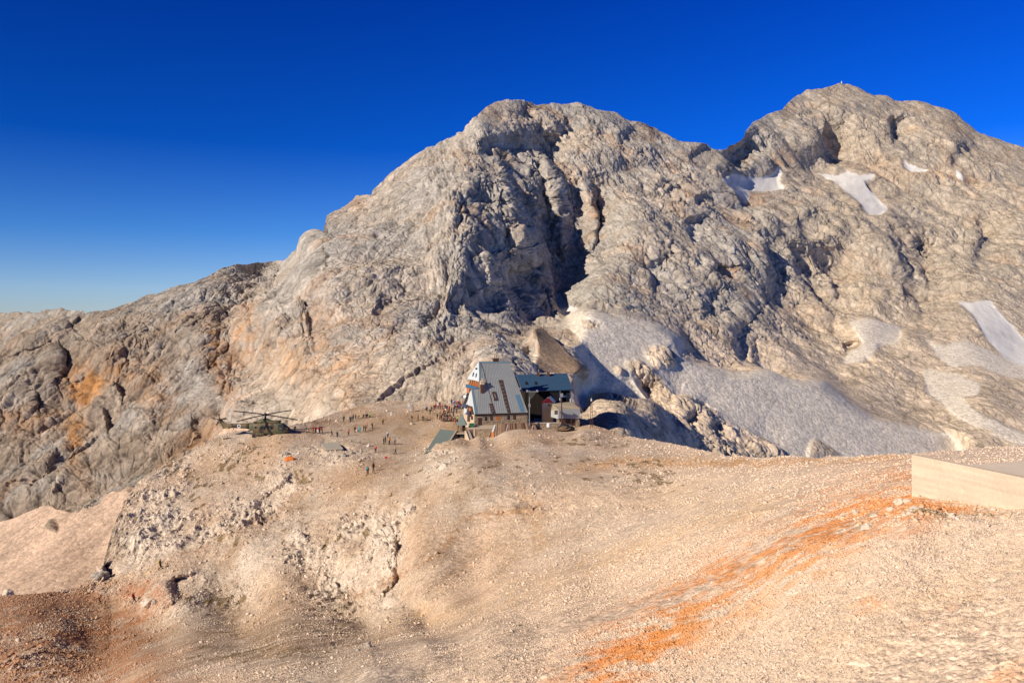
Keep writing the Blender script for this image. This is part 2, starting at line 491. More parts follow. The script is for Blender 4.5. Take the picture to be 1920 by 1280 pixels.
# creases: narrow dark joints in the face (line, depth, half width)
CREASES = [
    ([(905, 622), (860, 655), (800, 688), (740, 726), (692, 762)], 7, 5), ([(700, 590), (735, 552), (770, 538)], 6, 4), ([(0, 905), (60, 905), (110, 880), (160, 850), (215, 800)], 6, 6),
    ([(0, 680), (60, 668), (110, 640)], 4, 4), ([(190, 680), (250, 668), (290, 655)], 5, 5), ([(120, 600), (160, 640), (200, 655)], 3, 3),
    ([(1310, 545), (1330, 520), (1345, 500)], 6, 4), ([(1345, 525), (1400, 522), (1430, 545)], 5, 4), ([(1370, 620), (1400, 615), (1420, 590), (1440, 560)], 5, 4),
    ([(1680, 640), (1760, 655), (1840, 640)], 4, 5), ([(1590, 625), (1640, 690), (1700, 730)], 4, 6), ([(1440, 300), (1480, 340), (1560, 335), (1600, 320), (1680, 325)], 6, 6),
    ([(1180, 340), (1250, 360), (1330, 390), (1400, 420)], 5, 5), ([(600, 600), (640, 560), (690, 540)], 3, 4), ([(1115, 380), (1180, 376), (1215, 360)], 5, 4),
    ([(100, 700), (150, 730), (170, 700)], 6, 6), ([(240, 640), (330, 640), (400, 600)], 4, 5), ([(330, 700), (390, 690), (440, 650)], 5, 5),
]
# spurs that stand out of the shaded flank
RIBS = [([(925, 262), (950, 350), (968, 440), (962, 545)], 26, 17), ([(1012, 285), (1040, 370), (1056, 455), (1062, 520)], 22, 15), ([(880, 410), (915, 490), (928, 560)], 14, 13), ([(985, 430), (1005, 500), (1012, 560)], 16, 13)]
SCREE = {
    'glacier': [(1040, 612), (1062, 592), (1092, 586), (1112, 582), (1150, 594), (1190, 598), (1236, 608), (1270, 628), (1284, 648), (1276, 668), (1302, 680), (1340, 690), (1372, 698), (1400, 697),
                (1430, 690), (1480, 706), (1548, 712), (1558, 722), (1590, 750), (1640, 785), (1700, 797), (1790, 818), (1815, 842), (1800, 900), (1090, 900), (1090, 720), (1110, 700), (1100, 680), (1060, 640)],
    'pocket': [(1590, 598), (1640, 600), (1692, 612), (1690, 640), (1650, 645), (1640, 660), (1610, 682), (1575, 684), (1590, 660), (1620, 645), (1600, 620)],
    'east': [(1720, 632), (1760, 650), (1810, 640), (1850, 655), (1925, 690), (2300, 760), (2300, 720), (1925, 712), (1880, 705), (1830, 684), (1790, 690), (1770, 680)],
    'lower': [(1726, 690), (1790, 700), (1840, 720), (1830, 742), (1800, 742), (1830, 770), (1920, 812), (2300, 870), (2300, 900), (1900, 826), (1800, 786), (1740, 740)],
    'left': [(-400, 980), (0, 975), (30, 968), (80, 945), (150, 935), (200, 925), (240, 905), (262, 930), (250, 1200), (-400, 1200)],
    'gully': [(372, 842), (420, 800), (450, 790), (500, 800), (560, 800), (540, 860), (300, 900)],
    'cone': [(1000, 612), (1018, 612), (1050, 640), (1080, 670), (1108, 694), (1080, 702), (1000, 700), (1008, 660)],
}
SCREE_HOLES = [[(1172, 682), (1200, 676), (1222, 690), (1240, 712), (1268, 742), (1290, 738), (1345, 770), (1352, 785), (1425, 820), (1484, 860), (1300, 900), (1262, 800), (1235, 772), (1205, 735)],
               [(1214, 660), (1228, 648), (1256, 655), (1272, 684), (1250, 692), (1225, 690)], [(1154, 694), (1162, 687), (1170, 700), (1158, 704)],
               [(1046, 632), (1056, 615), (1078, 622), (1092, 645), (1070, 650)], [(1088, 606), (1100, 598), (1126, 604), (1118, 616), (1098, 614)],
               [(1515, 860), (1524, 822), (1545, 830), (1585, 858)],
               [(1100, 760), (1115, 742), (1150, 744), (1225, 765), (1262, 812), (1290, 840), (1120, 840), (1080, 810)],
               [(300, 960), (296, 940), (330, 930), (340, 950)], [(84, 998), (88, 972), (106, 970), (108, 998)], [(100, 950), (120, 920), (180, 915), (190, 945), (140, 960)]]
SNOW = {
    'snow_west': ([(1352, 335), (1375, 328), (1414, 335), (1445, 331), (1457, 316), (1465, 320), (1461, 343), (1473, 359), (1434, 363), (1399, 355), (1414, 374), (1383, 363)],
                  'broad pale snow patch on the shelf just right of the notch between the summits'),
    'snow_middle': ([(1520, 320), (1567, 331), (1590, 322), (1614, 331), (1639, 326), (1637, 335), (1622, 339), (1641, 367), (1664, 394), (1649, 409), (1629, 404), (1594, 367), (1571, 347), (1547, 331)],
                    'long snow tongue running down to the right below the far summit'),
    'snow_small': ([(1691, 303), (1703, 311), (1727, 316), (1743, 324), (1727, 325), (1706, 326), (1694, 316)],
                   'small bright snow strip under the far summit wall'),
    'snow_tiny': ([(1793, 312), (1801, 315), (1809, 335), (1796, 332)], 'tiny upright snow fleck beside the rightmost cleft of the far summit'),
    'snow_gully': ([(1793, 566), (1858, 563), (1868, 580), (1925, 640), (2050, 720), (2050, 760), (1925, 690), (1880, 668), (1850, 636), (1826, 596)],
                   'long grey white snow gully at the right edge below the cliffs'),
    'snow_shade': ([(1036, 562), (1050, 552), (1064, 572), (1086, 580), (1060, 592), (1048, 585)], 'bluish snow patch in deep shade at the foot of the dark cliff'),
}


def build_mountain(step=1.25 / DETAIL, rows=int(680 * DETAIL)):
    cols = np.arange(-330, 2260, step)
    sk = np.interp(cols, [p[0] for p in SKY], [p[1] for p in SKY])
    bo = np.interp(cols, [p[0] for p in BOT], [p[1] for p in BOT])
    t = np.linspace(0, 1, rows)[:, None] ** 1.0
    py = sk[None] + t * (bo - sk)[None]
    px = np.repeat(cols[None], rows, 0)
    D = tps_fit(DEPTH, 2e-5)(px, py)
    # ragged coordinates for the drawn features
    q = ((px / 1.0), (py / 1.0), np.zeros_like(px))
    wx = px + 13 * fbm(q, 60, 5, 3, .6) + 3.5 * perlin(px / 9, py / 9, 0 * px, 5)
    wy = py + 13 * fbm(q, 60, 5, 9, .6) + 3.5 * perlin(px / 9, py / 9, 0 * px, 6)
    # masks
    scree = np.zeros(px.shape, bool)
    sx = px + 5 * fbm(q, 30, 3, 21); sy = py + 5 * fbm(q, 30, 3, 22)
    which = {}
    for k, poly in SCREE.items():
        m = inpoly(sx, sy, poly); which[k] = m; scree |= m
    hole = np.zeros(px.shape, bool)
    for poly in SCREE_HOLES:
        hole |= inpoly(sx, sy, poly)
    scree &= ~hole
    snows = {k: inpoly(px + 3.5 * fbm(q, 18, 3, 31), py + 3.5 * fbm(q, 18, 3, 32), v[0]) for k, v in SNOW.items()}
    snow = np.zeros(px.shape, bool)
    for m in snows.values(): snow |= m
    soft = (scree | snow).astype(np.float32)
    for _ in range(2):     # blurred copy: how smooth the surface is
        k = 5
        c = np.cumsum(np.pad(soft, ((k, k), (0, 0)), 'edge'), 0); soft = (c[2 * k:] - c[:-2 * k]) / (2 * k)
        c = np.cumsum(np.pad(soft, ((0, 0), (k, k)), 'edge'), 1); soft = (c[:, 2 * k:] - c[:, :-2 * k]) / (2 * k)
    rock = np.clip(1 - 1.25 * soft, 0, 1)
    # the stone apron right of the hut lies on one even plane
    PL = np.array([(1100, 620, 392), (1500, 850, 386), (1700, 820, 428), (1280, 680, 392), (1250, 740, 362)], float)
    co_ = np.linalg.lstsq(np.c_[np.ones(len(PL)), PL[:, :2]], 1 / PL[:, 2], rcond=None)[0]
    Dp = 1 / np.clip(co_[0] + co_[1] * px + co_[2] * py, 1e-3, 1)
    gw = (which['glacier'] & (px > 1085)).astype(np.float32) * np.where(hole, .72, 1)
    gw[inpoly(sx, sy, SCREE_HOLES[6])] = 0
    gm = blur(blur(gw.astype(np.float32), 8), 8)
    D = D * (1 - gm) + Dp * gm
    cut = np.zeros(px.shape)
    edge = fbm(q, 16, 4, 35)
    vx, vy = px + 6 * fbm(q, 45, 5, 3, .6) + 2.5 * perlin(px / 8, py / 8, 0 * px, 5), py + 6 * fbm(q, 45, 5, 9, .6) + 2.5 * perlin(px / 8, py / 8, 0 * px, 6)
    for line, d, w in STEPS:
        b, dist, sg, par = seg_info(vx, vy, line, w * 3.6 + 10)
        r = dist * sg
        taper = sstep(0, .3, par) * sstep(0, .6, 1 - par)
        left_ = line[0][0] < 860
        if left_ and w < 14: continue
        d = d * (.5 if left_ else (1.0 if line[0][0] < 1140 else 1.05))
        prof = sstep(-.08 * w, .42 * w, r) * sstep(3.6 * w, .42 * w, r) - .28 * np.exp(-((r + .35 * w) / (.6 * w)) ** 2)
        cut[b] += d * prof * taper * (1 + .35 * edge[b])
    cut *= (0.15 + 0.85 * rock)
    for line, d, w in CREASES:
        b, dist, sg, par = seg_info(wx, wy, line, w * 4)
        cut[b] += .6 * d * np.exp(-(dist / w) ** 2) * np.minimum(1, np.minimum(par, 1 - par) * 8) * (0.2 + .8 * rock[b])
    for line, d, w in RIBS:
        b, dist, sg, par = seg_info(vx, vy, line, w * 4)
        cut[b] -= d * np.exp(-(dist / w) ** 1.4) * sstep(0, .2, par) * sstep(0, .25, 1 - par) * (1 + .5 * edge[b])
    D = D + cut
    V = np.stack([(px - CX) / K * D, D, (HY - py) / K * D], -1)
    # smoothed normals for pushing the relief out
    n = grid_normals(V)
    for _ in range(3):
        k = 4
        n = np.pad(n, ((k, k), (0, 0), (0, 0)), 'edge'); c = np.cumsum(n, 0); n = (c[2 * k:] - c[:-2 * k])
        n = np.pad(n, ((0, 0), (k, k), (0, 0)), 'edge'); c = np.cumsum(n, 1); n = (c[:, 2 * k:] - c[:, :-2 * k])
        n /= np.linalg.norm(n, axis=2)[..., None]
    X, Y, Z = V[..., 0], V[..., 1], V[..., 2]
    P = (X, Y, Z)
    w1 = 10 * fbm(P, 60, 3, 41); w2 = 10 * fbm(P, 60, 3, 42)
    # bedding / fall-line frames: on the left the beds climb to the right, on the right ribs fall to the right
    def frame(ang):
        a = math.radians(ang)
        al = X * math.cos(a) + Z * math.sin(a) + w1
        ac = -X * math.sin(a) + Z * math.cos(a) + w2
        return al, ac
    wl_ = sstep(930, 780, px)
    alL, acL = frame(66); alR, acR = frame(-62)
    scale = np.clip(D / 500, .55, 1.6)
    rel = np.zeros(px.shape, np.float32)
    big = ridged((X + w1, Y, Z + w2), 95, 3, 51) - .42
    gap = np.maximum(np.linalg.norm(np.gradient(V, axis=0), axis=2), np.linalg.norm(np.gradient(V, axis=1), axis=2))
    def fd(lam): return np.clip((lam / gap - 1.3) / 2.2, 0, 1)
    slabby = 1 - .6 * sstep(600, 690, py + .25 * (px - 1500)) * sstep(1440, 1560, px)
    rug = .36 + .75 * sstep(-.18, .3, fbm(P, 75, 3, 55) + .22 * sstep(870, 900, px) * sstep(1130, 1080, px))
    rel += 4.0 * big
    al, ac = wl_ * alL + (1 - wl_) * alR, wl_ * acL + (1 - wl_) * acR
    flank = np.exp(-(((px - 985) / 110) ** 2 + ((py - 430) / 170) ** 2) ** 2)
    leftness = sstep(480, 330, px)
    rug = rug + .7 * flank + .45 * leftness
    wa, wb = 4 * fbm(P, 22, 3, 43), 4 * fbm(P, 22, 3, 44)
    rel += (7.5 + 5 * flank) * facet_sum((al + wa) / 105, (Y + wb) / 62, (ac + wb) / 36, 2, 171, .5, .2)
    rel += (.45 + .75 * rug) * 3.1 * facet_sum((al + .3 * wa) / 30, (Y + .5 * wb) / 20, (ac + .3 * wb) / 12, 2, 172, .55, .25)
    small = fd(4) * 1.35 * facet_sum((al + .2 * wa) / 7.5, Y / 6.5, (ac + .2 * wb) / 4.4, 3, 173, .56, .35)
    rel += (.35 + .8 * rug) * small
    rel += fd(2.2) * (.3 + .7 * rug) * .5 * facet_sum(al / 3.0, Y / 2.8, ac / 1.9, 2, 174, .6, .4)
    # bedding ledges
    bed = acL * .9 + 9 * fbm(P, 30, 3, 77)
    s1 = (bed / 13.0) % 1.0
    rel += fd(5) * wl_ * .8 * (np.minimum(s1 * 1.2, (1 - s1) * 3) - .5)
    bedR = (Z * .9 + X * .25 + 12 * fbm(P, 45, 3, 78))
    s2 = (bedR / 17.0) % 1.0
    rel += fd(5) * (1 - wl_) * .9 * (np.minimum(s2 * 1.2, (1 - s2) * 3) - .5)
    # joints
    f1, f2, cid, fa = worley((al + wa) / 52, (Y + wb) / 34, (ac + wb) / 26, 71)
    crack = sstep(0, .06, f2 - f1)
    f1, f2, cidm, fa = worley((al + .7 * wa) / 19, (Y + wb) / 15, (ac + .7 * wb) / 9, 73)
    crackm = sstep(0, .07, f2 - f1)
    f1, f2, cidb, fa = worley(al / 7.0, Y / 6, ac / 4.0, 72)
    crackb = sstep(0, .12, f2 - f1)
    rel += (crack - 1) * 1.0 * rug + (crackm - 1) * .7 * rug + fd(4) * .6 * (crackb - 1)
    r8 = ridged((X + .4 * w1, Y, Z + .4 * w2), 11, 4, 81, .6) - .4
    rel += fd(4) * .3 * rug * r8
    rel += fd(1.3) * .25 * perlin(X / 1.3, Y / 1.3, Z / 1.3, 85)
    cidc = cidb
    rel *= scale ** .55
    rel *= slabby
    # keep the skyline where it belongs
    top = sstep(0, 70, (py - sk[None]))
    rel = rel * (.42 + .58 * top)
    near = sstep(330, 240, D)
    rel *= (1 - .55 * near)
    fine = .22 * fbm(P, 5, 3, 91) + .6 * fbm(P, 28, 3, 92)
    fine = fine * (1 - .8 * which['left'])
    fine = fine + which['left'] * .45 * fbm(((X - .9 * Z), Y / 4, (X + Z) / 14), 9, 3, 142)
    rel_s = rel * rock + fine * (1 - rock)
    V = V + n * rel_s[..., None]
    # ---- colours (mostly what the stone is; the left cliffs also hold painted shade)
    def c(*v): return np.array(v, np.float32)
    tone = fbm(P, 70, 4, 101); tone2 = fbm((alL / 3, acL, Y), 14, 3, 102); st = fbm((X / 4, Y, Z / 16), 1.0, 4, 103)
    grey = c(.50, .435, .365); warm = c(.56, .45, .345); cool = c(.455, .42, .38); brown = c(.39, .295, .215); orange = c(.56, .27, .10); red = c(.55, .16, .05)
    def mix(a, b, f): return a * (1 - f[..., None]) + b * f[..., None]
    C = np.broadcast_to(grey, px.shape + (3,)).astype(np.float32)
    C = mix(C, np.broadcast_to(warm, C.shape), sstep(-.15, .3, tone + .4 * tone2))
    C = mix(C, np.broadcast_to(cool, C.shape), sstep(.0, .4, st) * .7)
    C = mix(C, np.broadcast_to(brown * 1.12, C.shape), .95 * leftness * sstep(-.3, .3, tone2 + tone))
    farness = sstep(1380, 1560, px)
    C = mix(C, np.broadcast_to(c(.45, .36, .27), C.shape), .45 * farness)
    # iron stains in hollows and chosen walls
    cav = np.clip(-rel / 9, 0, 1)
    on = sstep(.12, .42, fbm(P, 34, 4, 111) + .25 * cav)
    C = mix(C, np.broadcast_to(orange * .95, C.shape), .30 * on)
    spots = [(640, 700, 26, 62, .85), (530, 665, 34, 42, .7), (600, 620, 40, 60, .3), (652, 778, 9, 15, 1.5), (660, 740, 26, 30, .7), (400, 655, 22, 40, .6), (425, 700, 30, 60, .5), (165, 712, 26, 22, .95), (150, 735, 26, 26, .9), (230, 690, 60, 30, .45), (300, 740, 40, 40, .4), (470, 640, 26, 60, .6), (560, 690, 60, 50, .45), (690, 690, 30, 60, .4), (720, 620, 30, 40, .3),
             (140, 820, 20, 60, .7), (60, 790, 60, 30, .4), (370, 830, 40, 30, .7), (1366, 516, 22, 14, .9), (1115, 385, 14, 40, .7), (1480, 205, 16, 16, .6), (1470, 300, 26, 26, .5), (1620, 312, 70, 14, .5),
             (1720, 330, 90, 10, .6), (1640, 385, 40, 14, .5), (1800, 330, 40, 12, .7), (1290, 365, 20, 20, .5), (870, 310, 16, 26, .3), (1000, 620, 20, 10, .3), (1790, 240, 40, 30, .25), (670, 385, 20, 18, .6), (1490, 575, 40, 30, .3),
             (1540, 600, 60, 25, .4), (590, 690, 30, 40, .4), (1420, 370, 30, 8, .6)]
    for (a, b, ra, rb, s) in spots:
        g = np.exp(-((wx - a) / ra) ** 2 - ((wy - b) / rb) ** 2) * s
        g = np.clip(g * (1.35 if (b > 600 and a < 760) else 1.0) * (.65 + 1.5 * fbm(P, 7, 4, 120)), 0, 1)
        C = mix(C, np.broadcast_to(red if s > 1.2 else orange, C.shape), g)
    # slabs low on the face are paler and warmer
    low = sstep(560, 760, py) * sstep(420, 520, px)
    C = mix(C, np.broadcast_to(c(.64, .51, .375), C.shape), .6 * low * (px < 1000))
    low2 = sstep(560, 690, py + 40 * sstep(1500, 1600, px)) * (px > 1000)
    C = mix(C, np.broadcast_to(c(.80, .61, .435), C.shape), .9 * low2)
    C = mix(C, np.broadcast_to(c(.60, .475, .345), C.shape), .45 * farness)
    gl = sstep(.35, .0, np.abs(fbm((X / 2, Y, Z), 5, 3, 131)))
    C *= (1 + .16 * (cidb - .5) + .14 * (cid - .5) + .14 * (cidm - .5) + .1 * (cidc - .5))[..., None]
    C *= (1 - .28 * (1 - crackb) * rock - .25 * (1 - crack) * rock - .25 * (1 - crackm) * rock)[..., None]
    C *= 1.06
    C *= (1 + .20 * np.clip(r8, -.4, .5))[..., None]
    C *= (1 - .17 * leftness)[..., None]  # left cliffs: browner stone plus weaker light, both put into the colour
    # loose ground
    sc = np.broadcast_to(c(.82, .70, .56), C.shape) * (1 + .10 * fbm(((X + Z) / 2.0, Y / 3, (X - Z)), 22, 4, 145) + .10 * fbm(((X + Z) / 3.0, Y, (X - Z)), 9, 4, 141) + .12 * fbm(P, 2.2, 2, 143))[..., None]
    warmsc = np.broadcast_to(c(.64, .44, .305), C.shape) * (1 + .42 * fbm(((X - .9 * Z) , Y/5, (X + Z) / 20), 6, 4, 142))[..., None]
    conec = np.broadcast_to(c(.42, .285, .18), C.shape) * (1 + .5 * fbm(((X + .75 * Z), Y * 0, (X - Z) * .05), 2.6, 3, 144))[..., None]
    isw = which['left'] | which['gully']
    scc = np.where(isw[..., None], warmsc, np.where(which['cone'][..., None], conec, sc))
    feather = .45 * fbm(P, 6, 4, 161) + .35 * fbm(q, 14, 3, 162)
    sm = sstep(.3, .7, blur(scree.astype(np.float32), 7) + feather)
    C = C * (1 - sm[..., None]) + scc * sm[..., None]
    sn = np.broadcast_to(c(.82, .755, .68), C.shape) * (1 + .30 * fbm(((X + Z) / 9, Y / 4, (X - Z)), 7, 5, 151))[..., None]
    sm = sstep(.35, .65, blur(snow.astype(np.float32), 2) + .3 * fbm(P, 4, 3, 163))
    C = C * (1 - sm[..., None]) + sn * sm[..., None]
    C = C * (.95, .96, .98)
    C = np.clip(C, .03, .9)
    # ---- the far side: beyond the skyline the ground falls away
    nb = 26
    back = [V]
    bl = []
    crest = V[0]; cc = C[0]
    dirv = crest / np.linalg.norm(crest[:, :2], axis=1)[:, None]
    for i in range(1, nb + 1):
        s = 7.0 * i + 1.0 * i * i
        rowv = crest.copy()
        rowv[:, :2] += dirv[:, :2] * s
        rowv[:, 2] -= .25 * s + .0022 * s * s + 4 * perlin(rowv[:, 0] / 30, rowv[:, 1] / 30, 0 * s + rowv[:, 2] * 0, 7) * min(1, i / 5) + 1.0
        bl.append(rowv)
    B = np.stack(bl[::-1], 0)
    Vall = np.concatenate([B, V], 0); Call = np.concatenate([np.repeat(cc[None], nb, 0), C], 0)
    def pad(m): return np.concatenate([np.zeros((nb, m.shape[1]), bool), m], 0)
    lab = np.zeros(px.shape, np.int32)
    lab[scree] = 1
    names = list(SNOW)
    for i, k in enumerate(names): lab[snows[k]] = 2 + i
    lab = np.concatenate([np.zeros((nb, lab.shape[1]), np.int32), lab], 0)
    fl = lab[:-1, :-1]
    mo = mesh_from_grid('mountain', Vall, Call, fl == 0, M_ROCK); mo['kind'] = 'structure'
    so = mesh_from_grid('scree_slope', Vall, Call, fl == 1, M_SCREE); so['kind'] = 'structure'
    for i, k in enumerate(names):
        o = mesh_from_grid('snow_patch', Vall, Call, fl == 2 + i, M_SNOW)
        if o: tag(o, SNOW[k][1], 'snow patch', 'snow patches on the mountain')
    return V


MV = build_mountain()
# ------------------------------------------------------------------ the near hillside and the hut saddle
HTOP = [(-400, 1130), (-100, 1118), (0, 1112), (60, 1110), (110, 1106), (150, 1100), (175, 1070), (195, 1050), (208, 1000), (222, 965), (240, 930), (262, 900), (300, 878), (340, 858), (372, 838),
        (410, 815), (440, 806), (480, 803), (540, 800), (580, 790), (640, 770), (700, 755), (780, 745), (860, 760), (960, 770), (1040, 775), (1090, 785), (1120, 800), (1160, 812), (1200, 822), (1290, 837), (1340, 849),
        (1400, 855), (1470, 857), (1530, 858), (1600, 855), (1710, 850), (1800, 842), (1920, 835), (2300, 815)]
HDEPTH = [
    # far left, hollow and spur
    (-350, 1300, 110), (-350, 1140, 150), (0, 1290, 93), (0, 1200, 112), (0, 1115, 136), (100, 1200, 111), (130, 1110, 140), (250, 1118, 136), (300, 1056, 143), (200, 1060, 148), (225, 970, 168),
    (280, 900, 186), (340, 860, 197), (420, 812, 209), (480, 814, 207), (540, 812, 206), (400, 900, 184), (350, 980, 162), (450, 1000, 149), (330, 1120, 125), (300, 1200, 108), (200, 1250, 98),
    (540, 860, 187), (600, 845, 193), (600, 930, 162), (630, 830, 198), (650, 1040, 127), (700, 880, 171), (700, 990, 136), (500, 930, 172), (520, 1080, 125), (740, 1100, 105), (780, 1060, 104), (795, 1125, 88), (720, 1150, 93), (850, 1140, 76), (600, 1150, 105), (450, 1190, 100), (690, 1185, 84),
    # the field below the hut
    (640, 785, 233), (700, 790, 228), (700, 820, 206), (760, 820, 207), (745, 850, 188), (800, 850, 184), (780, 795, 226), (840, 775, 238), (860, 800, 219), (700, 757, 256), (860, 765, 245), (900, 792, 222), (1000, 792, 222), (1080, 800, 214),
    # the crest before the hut
    (850, 842, 176), (900, 826, 186), (950, 817, 190), (1000, 811, 192), (1090, 812, 190), (1200, 826, 180), (1290, 840, 160), (1120, 802, 205), (1160, 813, 198),
    (880, 823, 205), (910, 818, 206), (872, 835, 180), (820, 870, 160), (850, 920, 135), (950, 860, 155), (1000, 900, 132), (950, 950, 118), (850, 1000, 113), (950, 1050, 94), (850, 1090, 92), (1100, 850, 160), (1100, 900, 128), (1100, 980, 98), (1200, 870, 140), (1250, 940, 96), (780, 1000, 118),
    (800, 1180, 72), (900, 1130, 72), (1000, 1080, 74), (1100, 1050, 72),
    # right-hand saddle
    (1340, 852, 140), (1470, 860, 112), (1400, 900, 88), (1300, 900, 108), (1530, 861, 100), (1600, 858, 88), (1700, 853, 74), (1800, 846, 72), (1920, 838, 72), (1600, 890, 60), (1500, 920, 58), (1650, 930, 36), (1720, 930, 30),
    (1830, 945, 27.5), (1920, 955, 25.5), (1920, 880, 44), (1800, 880, 46), (2250, 950, 26), (2250, 830, 80),
    # the near slope
    (300, 1290, 52), (450, 1255, 50), (560, 1240, 48), (690, 1222, 46), (800, 1205, 42), (920, 1165, 44), (1050, 1120, 46), (1000, 1200, 31), (800, 1260, 29), (600, 1290, 33), (1000, 1290, 20.5), (1200, 1180, 26), (1200, 1080, 45), (1300, 1000, 54), (1400, 1000, 41),
    (1400, 1100, 27), (1500, 1000, 32), (1600, 1000, 27), (1600, 1100, 20), (1750, 1010, 23), (1900, 1000, 22.5), (1900, 1120, 16.5), (1300, 1290, 17), (1600, 1290, 14), (1900, 1290, 12), (2250, 1290, 11), (2250, 1050, 17),
    (300, 1500, 35), (900, 1500, 14), (1500, 1500, 9.5), (2100, 1500, 8), (-200, 1500, 60), (0, 1400, 70),
]
HSTEPS = [([(742, 975), (741, 1000), (735, 1050), (738, 1085), (715, 1110), (688, 1145)], 4.0, 26), ([(780, 945), (765, 962), (742, 980)], 1.3, 16), ([(312, 1085), (318, 1110), (330, 1132)], 4.5, 46), ([(548, 880), (535, 905), (500, 925), (470, 945)], 1.5, 22), ([(190, 1060), (200, 1085)], 3.0, 16),
          ([(690, 1208), (705, 1214)], 2.0, 16), ([(648, 1212), (660, 1216)], 1.4, 10), ([(600, 838), (650, 850)], 1.2, 16)]
ROCKY = [(480, 960, 60, 26, 1.0), (400, 1000, 50, 22, .9), (540, 900, 30, 22, .9), (560, 1010, 26, 14, .9), (640, 990, 40, 30, .7), (630, 1110, 50, 30, .8), (728, 1040, 26, 80, 1.2), (712, 1110, 30, 34, 1.2), (760, 960, 16, 26, 1.0), (700, 1050, 50, 90, 1.0), (640, 1090, 60, 80, .8), (830, 855, 34, 26, .7), (300, 960, 60, 80, 1.0), (250, 1000, 50, 70, 1.0), (450, 970, 70, 40, .7), (520, 900, 60, 30, .6), (1000, 940, 60, 30, .3), (190, 1080, 30, 30, 1.0),
         (420, 1110, 60, 40, .5), (640, 850, 60, 20, .7), (60, 1240, 80, 40, .5), (1140, 950, 90, 40, .2), (580, 1040, 70, 60, .6), (330, 880, 40, 30, .4), (270, 1130, 30, 20, .5)]


